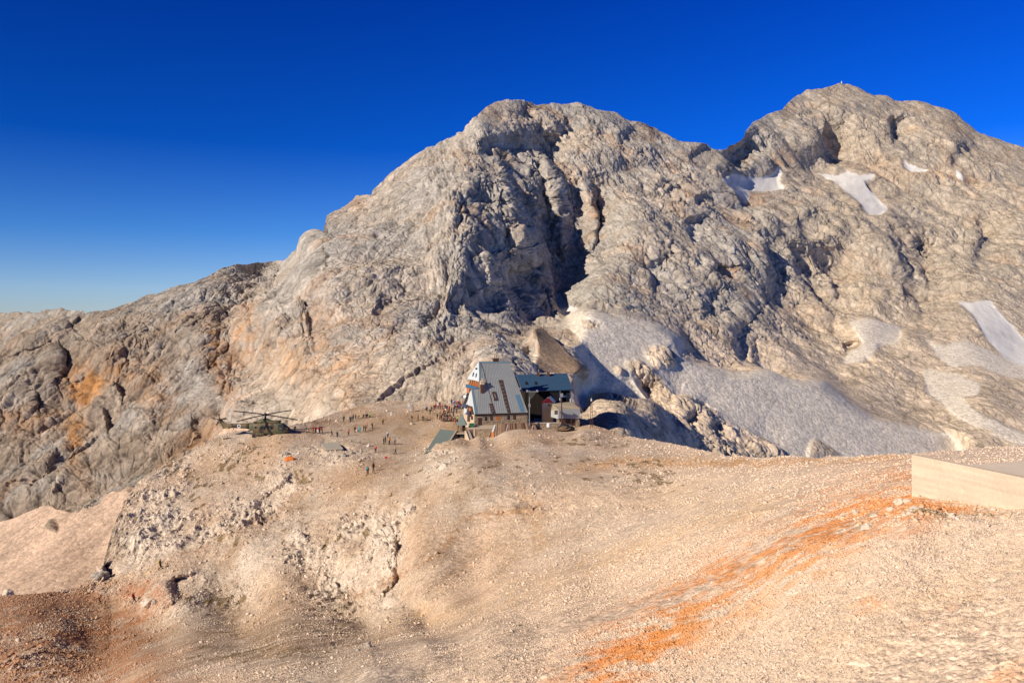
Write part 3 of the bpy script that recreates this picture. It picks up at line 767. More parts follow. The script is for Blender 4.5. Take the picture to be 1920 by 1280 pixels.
def build_hill(step=1.5 / DETAIL, rows=int(760 * DETAIL)):
    cols = np.arange(-320, 2240, step)
    tp = np.interp(cols, [p[0] for p in HTOP], [p[1] for p in HTOP])
    bt = np.full(cols.shape, 1440.0)
    t = np.linspace(0, 1, rows)[:, None]
    t = t ** 1.12
    py = tp[None] + t * (bt - tp)[None]
    px = np.repeat(cols[None], rows, 0)
    D = tps_fit(HDEPTH, 3e-5)(px, py)
    q = (px, py, 0 * px)
    wx = px + 12 * fbm(q, 40, 5, 203, .6) + 3 * perlin(px / 6, py / 6, 0 * px, 5)
    wy = py + 12 * fbm(q, 40, 5, 209, .6) + 3 * perlin(px / 6, py / 6, 0 * px, 6)
    for line, d, w in HSTEPS:
        b, dist, sg, par = seg_info(px + .5 * (wx - px), py + .5 * (wy - py), line, w * 2 + 8)
        r = dist * sg
        taper = np.minimum(1, np.minimum(par, 1 - par) * 6)
        prof = sstep(-.12 * w, .4 * w, r) * np.clip(1 - np.maximum(r - .4 * w, 0) / (1.1 * w), 0, 1)
        bul = -.5 * np.exp(-((r + .3 * w) / (.5 * w)) ** 2)
        D[b] += .8 * d * (prof + bul) * taper * (D[b] / 120)
    V = np.stack([(px - CX) / K * D, D, (HY - py) / K * D], -1)
    n = grid_normals(V)
    for _ in range(2):
        k = 4
        n = np.pad(n, ((k, k), (0, 0), (0, 0)), 'edge'); c_ = np.cumsum(n, 0); n = (c_[2 * k:] - c_[:-2 * k])
        n = np.pad(n, ((0, 0), (k, k), (0, 0)), 'edge'); c_ = np.cumsum(n, 1); n = (c_[:, 2 * k:] - c_[:, :-2 * k])
        n /= np.linalg.norm(n, axis=2)[..., None]
    n = n * .5 + np.array([0, 0, .5]); n /= np.linalg.norm(n, axis=2)[..., None]
    X, Y, Z = V[..., 0], V[..., 1], V[..., 2]
    P = (X, Y, Z)
    row_gap = np.linalg.norm(np.gradient(V, axis=0), axis=2)
    pix = np.maximum(D / K * 1.5, row_gap * .8)
    def fade(lam): return np.clip((lam / pix - 1.5) / 2.0, 0, 1)
    rocky = np.zeros(px.shape)
    for a, b, ra, rb, s in ROCKY:
        rocky = np.maximum(rocky, s * np.exp(-((wx - a) / ra) ** 2 - ((wy - b) / rb) ** 2))
    rocky = np.clip(rocky * (.8 + 1.6 * fbm(P, 8, 4, 211)), 0, 1)
    built = np.zeros(px.shape)       # trodden and levelled places
    for a, b, ra, rb in [(500, 812, 70, 8), (720, 815, 110, 30), (960, 800, 130, 14), (1080, 806, 40, 6)]:
        built = np.maximum(built, np.exp(-(((px - a) / ra) ** 2 + ((py - b) / rb) ** 2) ** 2))
    calm = 1 - .8 * built
    rel = .5 * fbm(P, 16, 3, 221) * sstep(20, 80, D) + .12 * fbm(P, 4.5, 3, 222) * np.clip(D / 60, .3, 1)
    rel += rocky * (2.6 * (ridged((X, Y * .6, Z), 9, 4, 231, .6) - .4) + .9 * (ridged((X, Y * .6, Z), 2.5, 3, 232, .6) - .4))
    f1, f2, cid, fa = worley(X / 1.5 + .3 * fbm(P, 3, 2, 5), Y / 1.9, Z / 1.5, 241)
    rel += rocky * (.5 * (cid - .4) + .7 * fa)
    g1, g2, gid, _ = worley(X / .62, Y / .62, Z / .62, 251)
    h1, h2, hid, _ = worley(X / .24, Y / .24, Z / .24, 252)
    k1, k2, kid, _ = worley(X / .105, Y / .105, Z / .105, 253)
    stones = np.clip(.55 + 1.2 * fbm(P, 7, 3, 255), 0.1, 1) * (1 - .6 * built)
    rel += sstep(25, 55, D) * .22 * stones * np.clip(.62 - g1, 0, 1) * (gid > .55) * fade(.62)
    rel += .085 * np.clip(.7 - h1, 0, 1) * (hid > .3) * fade(.24) * stones
    rel += .045 * np.clip(.75 - k1, 0, 1) * fade(.105)
    rel += .05 * fbm(P, 1.3, 3, 257)
    rel += .10 * fbm(P, .8, 3, 258) * fade(.8) + .22 * facet_sum(X / 3.2, Y / 3.2, Z / 3.2, 3, 259) * (.4 + rocky)
    rel = rel * calm
    V = V + n * rel[..., None]
    # ---- colours
    def c(*v): return np.array(v, np.float32)
    def mix(a, b, f): return a * (1 - f[..., None]) + np.broadcast_to(b, a.shape) * f[..., None]
    peach = c(.87, .675, .505); tan = c(.61, .43, .29); greyst = c(.64, .53, .42); brown = c(.33, .215, .125); orange = c(.82, .34, .115); olive = c(.20, .13, .05); red = c(.40, .17, .08)
    right = sstep(700, 1500, px + (py - 1000) * .9)
    C = np.broadcast_to(tan, px.shape + (3,)).astype(np.float32)
    C = mix(C, peach, right)
    tone = fbm((X, Y * .5, Z), 12, 4, 301); tone2 = fbm(P, 3, 4, 302)
    C = mix(C, greyst, np.clip(.45 + 1.6 * tone, 0, 1) * (1 - .75 * right))
    C = mix(C, brown, np.clip(.12 + 2.2 * fbm((X, Y * .4, Z), 5, 5, 303, .62), 0, 1) * .7 * (1 - right))
    hol = sstep(1130, 1190, py) * sstep(1000, 800, px) * (D > 62)
    C = mix(C, c(.42, .30, .19), .5 * hol * np.clip(.55 + tone + 2.2 * tone2, 0, 1))
    C = mix(C, c(.70, .61, .51), np.clip(rocky * 1.3, 0, 1) * .8)
    # red-brown soil low on the left
    rb = sstep(350, 150, px + 90 * fbm(P, 14, 4, 371) + .6 * (1150 - py)) * sstep(1040, 1120, py + 30 * tone2)
    C = mix(C, c(.43, .215, .11), .85 * np.clip(rb * (.85 + 1.3 * tone2 + tone), 0, 1))
    for a, b, ra, rb_, s, col in [(270, 1110, 40, 20, .9, red), (460, 1190, 120, 20, .7, brown), (620, 1190, 120, 26, .6, brown), (520, 1225, 90, 14, .5, olive), (440, 1150, 40, 16, .5, brown), (480, 890, 110, 26, .4, brown),
                                  (700, 880, 60, 40, .35, c(.42, .28, .17)), (760, 1060, 10, 40, .0, brown), (1750, 955, 110, 14, .8, c(.42, .24, .10)), (1660, 945, 50, 16, .9, orange), (1600, 955, 40, 12, .5, orange),
                                  (1820, 965, 90, 10, .6, brown), (1350, 868, 160, 7, .6, c(.60, .38, .2)), (1250, 860, 80, 8, .5, c(.55, .36, .2)), (780, 800, 90, 22, .5, c(.42, .26, .14)), (720, 820, 120, 30, .35, c(.50, .35, .22))]:
        g = s * np.exp(-((wx - a) / ra) ** 2 - ((wy - b) / rb_) ** 2)
        C = mix(C, col, np.clip(g * (.8 + 1.5 * tone2), 0, 1))
    # rust band across the near slope and paler yellow streaks
    bands = [([(1090, 1300), (1160, 1235), (1230, 1190), (1330, 1120), (1450, 1050), (1560, 985), (1690, 940)], 64, 1.0, orange), ([(1150, 1275), (1215, 1210), (1290, 1165)], 24, 1.3, c(.80, .33, .09)), ([(1500, 1040), (1560, 1000), (1620, 975)], 24, .8, orange), ([(1640, 962), (1700, 945), (1790, 950), (1880, 960)], 12, .8, orange), ([(1700, 1180), (1760, 1155), (1850, 1130)], 9, .8, red),
             ([(1600, 1150), (1640, 1130)], 14, .6, orange), ([(640, 1130), (730, 1085), (810, 1050), (850, 1000), (870, 970), (960, 960), (1010, 950)], 9, .8, c(.42, .235, .12)), ([(760, 1120), (840, 1080), (900, 1050), (960, 1000)], 7, .5, c(.45, .27, .15)),
             ([(740, 1170), (900, 1140), (1040, 1080), (1180, 1030), (1300, 985), (1420, 960)], 18, .6, c(.74, .50, .28)), ([(1200, 930), (1350, 940), (1500, 930)], 24, .4, c(.72, .50, .29)), ([(1080, 880), (1160, 862), (1300, 866), (1440, 866), (1620, 862), (1700, 858)], 7, .9, c(.62, .36, .17)), ([(960, 900), (1000, 950), (1010, 1010)], 14, .5, c(.60, .36, .18)), ([(0, 1215), (120, 1200), (250, 1165), (330, 1120)], 14, .6, red), ([(0, 1275), (140, 1235), (260, 1205)], 12, .5, c(.42, .22, .11)),
             ([(150, 1105), (230, 1085), (300, 1062), (420, 1010), (520, 960), (600, 900), (700, 885), (740, 860)], 8, .8, c(.50, .33, .21)), ([(400, 1005), (480, 985), (560, 950), (640, 905)], 12, .4, brown), ([(1840, 1290), (1920, 1260)], 20, .6, orange),
             ([(1330, 1165), (1400, 1130), (1520, 1060)], 60, .45, c(.85, .50, .25)), ([(1560, 1200), (1700, 1150), (1900, 1080)], 50, .35, c(.86, .58, .34))]
    for line, w, s, col in bands:
        b, dist, sg, par = seg_info(wx, wy, line, w * 3)
        g = s * np.exp(-(dist / w) ** 2) * np.clip(.6 + 2.6 * fbm((X, Y, Z), 1.1, 5, 311, .65)[b] + 1.0 * tone2[b], 0, 1.1)
        C[b] = C[b] * (1 - np.clip(g, 0, 1)[:, None]) + col * np.clip(g, 0, 1)[:, None]
    # turf cushions
    tn = fbm((X, Y * .45, Z), 1.5, 3, 321) + .5 * fbm((X, Y, Z), 14, 3, 322)
    zone = np.zeros(px.shape)
    for a, b, ra, rb_, s in [(1080, 830, 90, 12, .5), (480, 890, 120, 40, .5), (350, 910, 60, 40, .4), (300, 870, 60, 20, .6), (520, 940, 80, 30, .4), (1000, 870, 90, 24, .3), (1200, 890, 70, 18, 1), (1130, 895, 60, 20, .7), (1240, 910, 60, 18, .9), (1180, 870, 90, 14, .6), (1090, 860, 90, 20, .4), (400, 860, 110, 30, .6), (440, 960, 120, 60, .35), (500, 1220, 150, 22, .7), (330, 880, 60, 20, .6), (1150, 815, 60, 8, .5), (560, 900, 60, 40, .5),
                               (700, 860, 90, 40, .2), (900, 900, 200, 40, .25), (1750, 965, 120, 16, .4), (1130, 1270, 40, 12, .8), (60, 1180, 90, 40, .12), (1350, 1175, 60, 30, .25), (1560, 1150, 80, 60, .2), (1700, 1200, 200, 80, .15), (450, 1130, 100, 20, .5), (620, 1000, 200, 60, .15)]:
        zone = np.maximum(zone, min(1, 1.3 * s) * np.exp(-((wx - a) / ra) ** 2 - ((wy - b) / rb_) ** 2))
    turf = sstep(.0, .14, tn - .62 + .62 * np.sqrt(zone))
    C = mix(C, olive, turf * .85)
    # single stones differ in tint
    spk = (.75 + .5 * gid) * fade(.62) + (1 - fade(.62))
    spk2 = (.72 + .56 * hid) * fade(.24) + (1 - fade(.24)); spk3 = (.78 + .44 * kid) * fade(.105) + (1 - fade(.105))
    C = C * (1 + (spk * spk2 * spk3 - 1) * .4)[..., None]
    C *= (1 + .16 * fbm(P, .8, 3, 331) + .12 * tone2)[..., None]
    C *= (1 + .07 * right)[..., None]
    C = C * (1.07, 1.02, .965)
    C = C / np.maximum(1, C.max(-1, keepdims=True) / .92)
    C = np.clip(C, .03, .92)
    # far side of the crest
    nb = 22
    crest = V[0]; dirv = crest / np.linalg.norm(crest[:, :2], axis=1)[:, None]
    bl = []
    for i in range(1, nb + 1):
        s = .8 * i + .12 * i * i
        rv = crest.copy(); rv[:, :2] += dirv[:, :2] * s
        rv[:, 2] -= .38 * s + .006 * s * s
        bl.append(rv)
    B = np.stack(bl[::-1], 0)
    Vall = np.concatenate([B, V], 0); Call = np.concatenate([np.repeat(C[:1], nb, 0), C], 0)
    ob = mesh_from_grid('hillside', Vall, Call, np.ones((Vall.shape[0] - 1, Vall.shape[1] - 1), bool), M_SOIL)
    ob['kind'] = 'structure'
    return V, C, n, np.stack([rocky, turf, built], -1), px, py


HV, HC, HN, HM, HPX, HPY = build_hill()
HS = np.stack([CX + HV[..., 0] / HV[..., 1] * K, HY - HV[..., 2] / HV[..., 1] * K], -1)


def ground(px, py):
    """the hillside point seen from the viewpoint in the direction (px, py)."""
    d = (HS[..., 0] - px) ** 2 + (HS[..., 1] - py) ** 2
    i = np.unravel_index(np.argmin(d), d.shape)
    return Vector(HV[i])


_flat = HV.reshape(-1, 3)


def ground_xy(x, y):
    """height of the hillside under a world position."""
    d = (_flat[:, 0] - x) ** 2 + (_flat[:, 1] - y) ** 2
    k = np.argpartition(d, 6)[:6]
    return float(np.average(_flat[k, 2], weights=1 / (d[k] + 1e-4)))
# ------------------------------------------------------------------ helpers for built things
MATS = {}


def pm(name, col, rough=.7, metal=0.0, var=.12, scale=1.5, spec=.3):
    """plain procedural surface: base colour broken up by two noises."""
    if name in MATS: return MATS[name]
    m = bpy.data.materials.new(name); m.use_nodes = True
    N, L = m.node_tree.nodes, m.node_tree.links
    b = N['Principled BSDF']
    b.inputs['Roughness'].default_value = rough; b.inputs['Metallic'].default_value = metal
    b.inputs['Specular IOR Level'].default_value = spec
    tc = N.new('ShaderNodeTexCoord')
    n = N.new('ShaderNodeTexNoise'); n.inputs['Scale'].default_value = scale; n.inputs['Detail'].default_value = 7; n.inputs['Roughness'].default_value = .7
    L.new(tc.outputs['Object'], n.inputs['Vector'])
    r = N.new('ShaderNodeMapRange'); r.inputs['From Min'].default_value = .25; r.inputs['From Max'].default_value = .75
    r.inputs['To Min'].default_value = 1 - var; r.inputs['To Max'].default_value = 1 + var
    L.new(n.outputs['Fac'], r.inputs['Value'])
    x = N.new('ShaderNodeMix'); x.data_type = 'RGBA'; x.blend_type = 'MULTIPLY'; x.inputs['Factor'].default_value = 1
    x.inputs[6].default_value = (*col, 1); L.new(r.outputs[0], x.inputs[7]); L.new(x.outputs[2], b.inputs['Base Color'])
    MATS[name] = m
    return m


def stone_mat(name, a, bcol, scale=1.6):
    if name in MATS: return MATS[name]
    m = bpy.data.materials.new(name); m.use_nodes = True
    N, L = m.node_tree.nodes, m.node_tree.links
    b = N['Principled BSDF']; b.inputs['Roughness'].default_value = .95; b.inputs['Specular IOR Level'].default_value = .1
    tc = N.new('ShaderNodeTexCoord'); v = N.new('ShaderNodeTexVoronoi'); v.inputs['Scale'].default_value = scale
    L.new(tc.outputs['Object'], v.inputs['Vector'])
    bw = N.new('ShaderNodeSeparateColor'); L.new(v.outputs['Color'], bw.inputs[0])
    x = N.new('ShaderNodeMix'); x.data_type = 'RGBA'; x.inputs[6].default_value = (*a, 1); x.inputs[7].default_value = (*bcol, 1)
    L.new(bw.outputs[0], x.inputs['Factor']); L.new(x.outputs[2], b.inputs['Base Color'])
    bp = N.new('ShaderNodeBump'); bp.inputs['Strength'].default_value = .8; bp.inputs['Distance'].default_value = .12; bp.invert = True
    L.new(v.outputs['Distance'], bp.inputs['Height']); L.new(bp.outputs[0], b.inputs['Normal'])
    MATS[name] = m
    return m


def link_mesh(name, bm, mats, parent=None, smooth=False):
    bmesh.ops.recalc_face_normals(bm, faces=bm.faces)
    me = bpy.data.meshes.new(name); bm.to_mesh(me); bm.free()
    if smooth:
        me.polygons.foreach_set('use_smooth', [True] * len(me.polygons))
    for m in (mats if isinstance(mats, (list, tuple)) else [mats]):
        me.materials.append(m)
    o = bpy.data.objects.new(name, me); COL.objects.link(o)
    if parent: o.parent = parent
    return o


def empty(name, loc, rz=0.0):
    o = bpy.data.objects.new(name, None); COL.objects.link(o)
    o.empty_display_size = .3
    o.location = loc; o.rotation_euler = (0, 0, rz)
    return o


def box(bm, c, s, rot=None, mi=0, off=None):
    m = Matrix.Translation(Vector(c)) @ (rot.to_4x4() if rot is not None else Matrix.Identity(4)) @ Matrix.Diagonal((s[0], s[1], s[2], 1))
    r = bmesh.ops.create_cube(bm, size=1, matrix=m)
    fs = set(f for v in r['verts'] for f in v.link_faces)
    for f in fs: f.material_index = mi
    return r['verts']


def tube(bm, a, b, r0, r1=None, seg=8, mi=0):
    a = Vector(a); b = Vector(b); r1 = r0 if r1 is None else r1
    q = (b - a).to_track_quat('Z', 'Y').to_matrix()
    rings = []
    for p, r in ((a, r0), (b, r1)):
        rings.append([bm.verts.new(p + q @ Vector((r * math.cos(2 * math.pi * i / seg), r * math.sin(2 * math.pi * i / seg), 0))) for i in range(seg)])
    fs = [bm.faces.new((rings[0][i], rings[0][(i + 1) % seg], rings[1][(i + 1) % seg], rings[1][i])) for i in range(seg)]
    fs.append(bm.faces.new(rings[0][::-1])); fs.append(bm.faces.new(rings[1]))
    for f in fs: f.material_index = mi


def prism(bm, pts, vec, mi=0):
    """polygon pts swept by vec."""
    vec = Vector(vec)
    a = [bm.verts.new(p) for p in pts]; b = [bm.verts.new(Vector(p) + vec) for p in pts]
    n = len(pts)
    fs = [bm.faces.new(a), bm.faces.new(b[::-1])] + [bm.faces.new((a[i], b[i], b[(i + 1) % n], a[(i + 1) % n])) for i in range(n)]
    for f in fs: f.material_index = mi


def pnormal(pts):
    n = Vector((0, 0, 0))
    for i in range(len(pts)):
        a, b = Vector(pts[i]), Vector(pts[(i + 1) % len(pts)])
        n += Vector(((a.y - b.y) * (a.z + b.z), (a.z - b.z) * (a.x + b.x), (a.x - b.x) * (a.y + b.y)))
    n.normalize()
    if n.dot(-Vector(pts[0])) < 0: n = -n      # outward: the side of the viewpoint
    return n


def slab(name, pts, thick, mat, parent=None, lift=0.0):
    n = pnormal(pts)
    bm = bmesh.new(); prism(bm, [Vector(p) + n * lift for p in pts], -n * thick)
    return link_mesh(name, bm, mat, parent)


def ray_plane(px, py, p0, n):
    d = Vector(((px - CX) / K, 1.0, (HY - py) / K))
    return d * (p0.dot(n) / d.dot(n))


class Face:
    """a wall or roof plane: turns surveyed directions into points of that plane."""
    def __init__(s, a, b, c):
        s.p = Vector(a); s.n = (Vector(b) - s.p).cross(Vector(c) - s.p).normalized()
        if s.n.dot(-s.p) < 0: s.n = -s.n

    def __call__(s, px, py, h=0.0):
        return ray_plane(px, py, s.p, s.n) + s.n * h

    def poly(s, pts, h=0.0):
        return [s(a, b, h) for a, b in pts]


ROOT0 = (0, 0, 0)
m_roof = pm('weathered roof sheet', (.33, .335, .32), .55, .0, .10, .5, .5)
m_roofend = pm('pale sheet cladding', (.62, .64, .63), .5, .0, .06, .8, .4)
m_trim = pm('grey blue flashing', (.16, .24, .28), .5, 0, .1)
m_brown = pm('dark brown timber', (.085, .042, .028), .8, 0, .3, 3)
m_orange = pm('orange stained timber', (.52, .16, .035), .7, 0, .2, 3)
m_blue = pm('blue painted sheet', (.045, .13, .24), .5, 0, .1)
m_bluestrip = pm('blue roof strip', (.10, .21, .31), .5, 0, .1)
m_stone = stone_mat('tan rubble masonry', (.44, .33, .22), (.30, .21, .135), 2.2)
m_plaster = pm('cream plaster', (.62, .47, .32), .9, 0, .08)
m_conc = pm('pale concrete', (.60, .47, .335), .9, 0, .07, 1.2)
m_concg = pm('grey concrete', (.42, .37, .29), .9, 0, .1, 1)
m_glass = pm('dark window glass', (.03, .035, .045), .15, 0, .1, 1, .6)
m_white = pm('white paint', (.75, .74, .70), .6, 0, .05)
m_steel = pm('galvanised steel', (.30, .30, .29), .5, .3, .12)
m_black = pm('black sheeting', (.02, .02, .022), .6, 0, .3, 4)
m_brick = pm('red brown brick', (.12, .045, .032), .9, 0, .25, 5)
m_solar = pm('solar cells', (.035, .05, .12), .25, 0, .08)
m_annex = pm('blue steel roof', (.05, .105, .18), .45, 0, .08, .8, .5)
m_green = pm('green plastic', (.02, .13, .055), .5, 0, .1)
m_red = pm('red paint', (.50, .035, .035), .6, 0, .1)
m_grey = pm('grey corrugated sheet', (.47, .46, .44), .6, 0, .1, 1)
m_cist = pm('grey green roofing', (.20, .235, .205), .8, 0, .06, .6)
m_purple = pm('faded purple brown door', (.17, .10, .10), .8, 0, .1)
m_wood = pm('bare wood', (.36, .22, .12), .8, 0, .2, 3)
m_lightwood = pm('sun bleached wood', (.58, .44, .29), .8, 0, .12, 3)

# ------------------------------------------------------------------ the big hut with the steep roof
A = at(890.3, 776, 207.0); B = at(989.9, 772.6, 211.0); R1 = at(897.6, 677.8, 214.0)
FR = Face(A, B, R1)
R2 = FR(954.5, 677.6)
u = (B - A); u.z = 0; u.normalize()
back = Vector((-u.y, u.x, 0))
hut = empty('mountain_hut', at(940, 796, 209))
tag(hut, 'tall mountain hut with steep grey metal roof, brown roof strips and stone ground floor', 'mountain hut')
HI = Matrix.Translation(-Vector(hut.location))


def hp(o, lab=None):
    """make o a part of the hut without moving it."""
    o.parent = hut; o.matrix_parent_inverse = HI.copy()
    if lab: o['label'] = lab
    return o


def sub(o, parent):
    o.parent = parent
    o.matrix_parent_inverse = Matrix.Identity(4)
    return o


roof_out = [(897.6, 677.8), (954.5, 677.6), (989.9, 772.8), (890.3, 776), (883.7, 730.5), (899.2, 728.5)]
bm = bmesh.new()
prism(bm, FR.poly(roof_out), -FR.n * .25)
# standing seams
top_a, top_b = 898.5, 954.0
for i in range(1, 24):
    f = i / 24
    tx = 897.6 + f * (954.5 - 897.6); bx = 890.3 + f * (989.9 - 890.3); by = 776 + f * (772.8 - 776)
    p0, p1 = FR(tx, 678.2), FR(bx, by - .2)
    d = (p1 - p0).normalized(); s = d.cross(FR.n) * .03
    prism(bm, [p0 + s, p0 - s, p1 - s, p1 + s], FR.n * .06)
roof = hp(link_mesh('roof', bm, m_roof))
# flashing along ridge and left verge
bm = bmesh.new()
prism(bm, FR.poly([(897.6, 677.8), (954.5, 677.6), (955.2, 680.3), (900.4, 680.6), (902.4, 728), (899.2, 728.5)], .002), FR.n * .07)
prism(bm, FR.poly([(883.7, 730.5), (887, 730.4), (895, 775.8), (890.3, 776)], .002), FR.n * .07)
sub(link_mesh('flashing', bm, m_trim), roof)
# far side and right-hand end
Ab, Bb = A + back * 15, B + back * 15
bm = bmesh.new(); prism(bm, [R1, R2, Bb, Ab], (0, 0, -.25)); hp(link_mesh('rear_roof', bm, m_roof))
R2e, Be, Bbe = R2 + Vector((0, 0, -.05)), B + Vector((0, 0, -.05)), Bb + Vector((0, 0, -.05))
bm = bmesh.new(); prism(bm, [R2e, Be, Bbe], -u * .3); hp(link_mesh('end_wall', bm, m_roofend))
# left gable above the balcony
G = at(875.7, 709.6, 219)
GF = Face(R1, FR(898.6, 715.4), G)
gable = hp(slab('gable_wall', [R1, FR(898.6, 715.4), G], .25, m_roofend))
for pl in ([(891.6, 689.6), (895.4, 689.0), (895, 692.6), (891.4, 692.8)], [(887, 698.6), (889.4, 698), (888, 704.6), (885.6, 706)], [(892.6, 700), (894.8, 699.6), (893.6, 706.4), (891.4, 707.4)]):
    sub(slab('window', GF.poly(pl), .06, m_glass, None, .05), gable)
# timber balcony, its blue canopy and the storey below
BF = Face(FR(898.2, 716.0, .1), FR(898.9, 727), at(874.6, 719.8, 219.4))
bal = hp(slab('balcony', BF.poly([(877.0, 711.8), (897.6, 715.9), (898.4, 727.2), (874.4, 720.0)], -.5), .2, m_brown))
for i in range(6):
    a0 = (i + .15) / 6; a1 = (i + .72) / 6
    q = [(877.4 + a0 * 20, 712.3 + a0 * 3.6), (877.4 + a1 * 20, 712.3 + a1 * 3.6), (875.2 + a1 * 22.6, 720 + a1 * 6.8), (875.2 + a0 * 22.6, 720 + a0 * 6.8)]
    sub(slab('shutter', BF.poly(q, -.35), .1, m_orange), bal)
hp(slab('canopy', BF.poly([(874.4, 719.6), (898, 726.8), (888.6, 729.6), (872.6, 725.2)], .05), .2, m_blue))
low = hp(slab('upper_wall', BF.poly([(872.6, 725.6), (884, 728.8), (883.6, 737), (873.2, 736)], -.3), .3, m_orange))
sub(slab('window', BF.poly([(878.4, 728.6), (881.4, 729.2), (880.8, 735), (878, 734.6)], -.25), .08, m_glass), low)
# pale hip on the left and the low eaves
HF = Face(FR(883.7, 730.5), FR(890.3, 776), at(868.5, 776.0, 216))
hip = hp(slab('hip_roof', HF.poly([(883.7, 730.5), (890.3, 776), (868.8, 775.6), (870.2, 763), (876.4, 752), (880, 737)]), .25, m_roofend))
dorm = hp(slab('dormer', HF.poly([(880.2, 760), (886, 762), (889, 775.4), (876.4, 775)], .35), .34, m_brown))
sub(slab('window', HF.poly([(882.2, 764), (885.2, 764.6), (885.6, 769.8), (881.6, 769.4)], .42), .06, m_orange), dorm)
for pl, h in (([(868, 743.6), (873.4, 737.4), (876.6, 739.7), (874.2, 746)], .5), ([(869.5, 755.3), (878.9, 758.4), (875, 765.5), (869.0, 761.6)], .35), ([(877.0, 774.6), (886.4, 769.8), (883.4, 779)], .75)):
    hp(slab('solar_panel', HF.poly(pl, h), .08, m_solar))
# satellite dish
bm = bmesh.new()
dc = HF(877.4, 742.4, .9); dn = (HF.n * .5 + (-dc).normalized()).normalized(); q = dn.to_track_quat('Z', 'Y').to_matrix()
ring = []
for j, (r, zz) in enumerate(((.02, 0), (.25, .03), (.45, .12))):
    ring.append([bm.verts.new(dc + q @ Vector((r * math.cos(k * math.pi / 7), r * math.sin(k * math.pi / 7), zz))) for k in range(14)])
for j in range(2):
    for k in range(14): bm.faces.new((ring[j][k], ring[j][(k + 1) % 14], ring[j + 1][(k + 1) % 14], ring[j + 1][k]))
bm.faces.new(ring[0])
tube(bm, dc, dc - HF.n * .9, .04)
hp(link_mesh('satellite_dish', bm, m_white))
# stone ground floor
WZ = -2.75
A2, B2 = A + back * .5 + Vector((0, 0, -.12)), B + back * .5 + Vector((0, 0, -.12))
bm = bmesh.new(); prism(bm, [A2, B2, B2 + Vector((0, 0, WZ - .6)), A2 + Vector((0, 0, WZ - .6))], back * 13.5); hp(link_mesh('stone_wall', bm, m_stone))
WF = Face(A2, B2, A2 + Vector((0, 0, -2)))
C2 = at(869.5, 776.0, 216.4)
LWF = Face(A2, C2, A2 + Vector((0, 0, -2)))
lw = hp(slab('side_wall', [A2 - u * .02, C2, C2 + Vector((0, 0, WZ - .6)), A2 - u * .02 + Vector((0, 0, WZ - .6))], .4, m_plaster))
for q in ([(876.2, 779), (881.4, 778.8), (881.6, 790.5), (876.4, 790)], [(883, 779.2), (887.2, 779.4), (887.4, 786.5), (883.2, 786.2)]):
    w = sub(slab('window', LWF.poly(q, .05), .08, m_brown), lw)
bm = bmesh.new(); prism(bm, [WF(890.6, 776.2, .1), WF(989.7, 772.8, .1), WF(989.7, 775.6, .1), WF(890.6, 779.6, .1)], -WF.n * .3); hp(link_mesh('eaves_beam', bm, m_brown))
d = hp(slab('door', WF.poly([(896.4, 782.6), (903.6, 782.4), (903.6, 795.4), (896.6, 795.6)], .04), .1, m_brown))
sub(slab('frame', WF.poly([(895.4, 781.4), (904.6, 781.2), (904.6, 782.4), (895.4, 782.6)], .06), .1, m_plaster), d)
for x0, x1, y0, y1, mm in ((908.6, 913.6, 780.4, 789, m_glass), (919, 924, 779.6, 788.4, m_brown), (930, 936, 779.4, 788.2, m_orange), (951, 956.2, 778.2, 787.2, m_glass), (962, 967.4, 777.8, 786.8, m_brown)):
    w = hp(slab('window', WF.poly([(x0, y0), (x1, y0 - .1), (x1, y1 - .1), (x0, y1)], .03), .08, mm))
    sub(slab('frame', WF.poly([(x0 - .7, y1), (x1 + .7, y1 - .1), (x1 + .7, y1 + .8), (x0 - .7, y1 + .9)], .1), .14, m_plaster), w)
# things fixed to the roof
for pl, nm in (([(934.8, 712.6), (941.6, 712.4), (956.4, 772.9), (951.2, 773.2)], 'roof_ladder'), ([(916.6, 756.8), (922.6, 756.4), (928.2, 774), (921.6, 774.4)], 'roof_ladder')):
    o = hp(slab(nm, FR.poly(pl, .16), .1, m_brown))
    (x0, y0), (x1, y1), (x2, y2), (x3, y3) = pl
    nr_ = 9 if y2 - y0 > 40 else 4
    for k in range(1, nr_):
        f = k / nr_
        bm = bmesh.new()
        prism(bm, FR.poly([(x0 + (x3 - x0) * f + 1.2, y0 + (y3 - y0) * f), (x1 + (x2 - x1) * f - 1.2, y1 + (y2 - y1) * f), (x1 + (x2 - x1) * f - 1.2, y1 + (y2 - y1) * f + 1), (x0 + (x3 - x0) * f + 1.2, y0 + (y3 - y0) * f + 1)], .165), FR.n * .05)
        sub(link_mesh('rung', bm, m_steel), o)
sk = hp(slab('skylight', FR.poly([(922, 734.8), (928.6, 734.2), (933.2, 750.4), (926.6, 751)], .2), .18, m_brown))
sub(slab('pane', FR.poly([(926, 739), (927.8, 738.8), (930, 746), (928.2, 746.2)], .22), .03, m_steel), sk)
hp(slab('roof_strip', FR.poly([(965.6, 739.8), (974.2, 739.6), (983.6, 771.4), (975.8, 771.8)], .05), .05, m_bluestrip))
bm = bmesh.new()
for a_, b_ in (((900.4, 679), (906, 694)), ((906, 694), (914.6, 728)), ((914.6, 728), (927.4, 774))):
    tube(bm, FR(*a_, .08), FR(*b_, .08), .05, seg=6)
hp(link_mesh('drain_pipe', bm, m_brown))
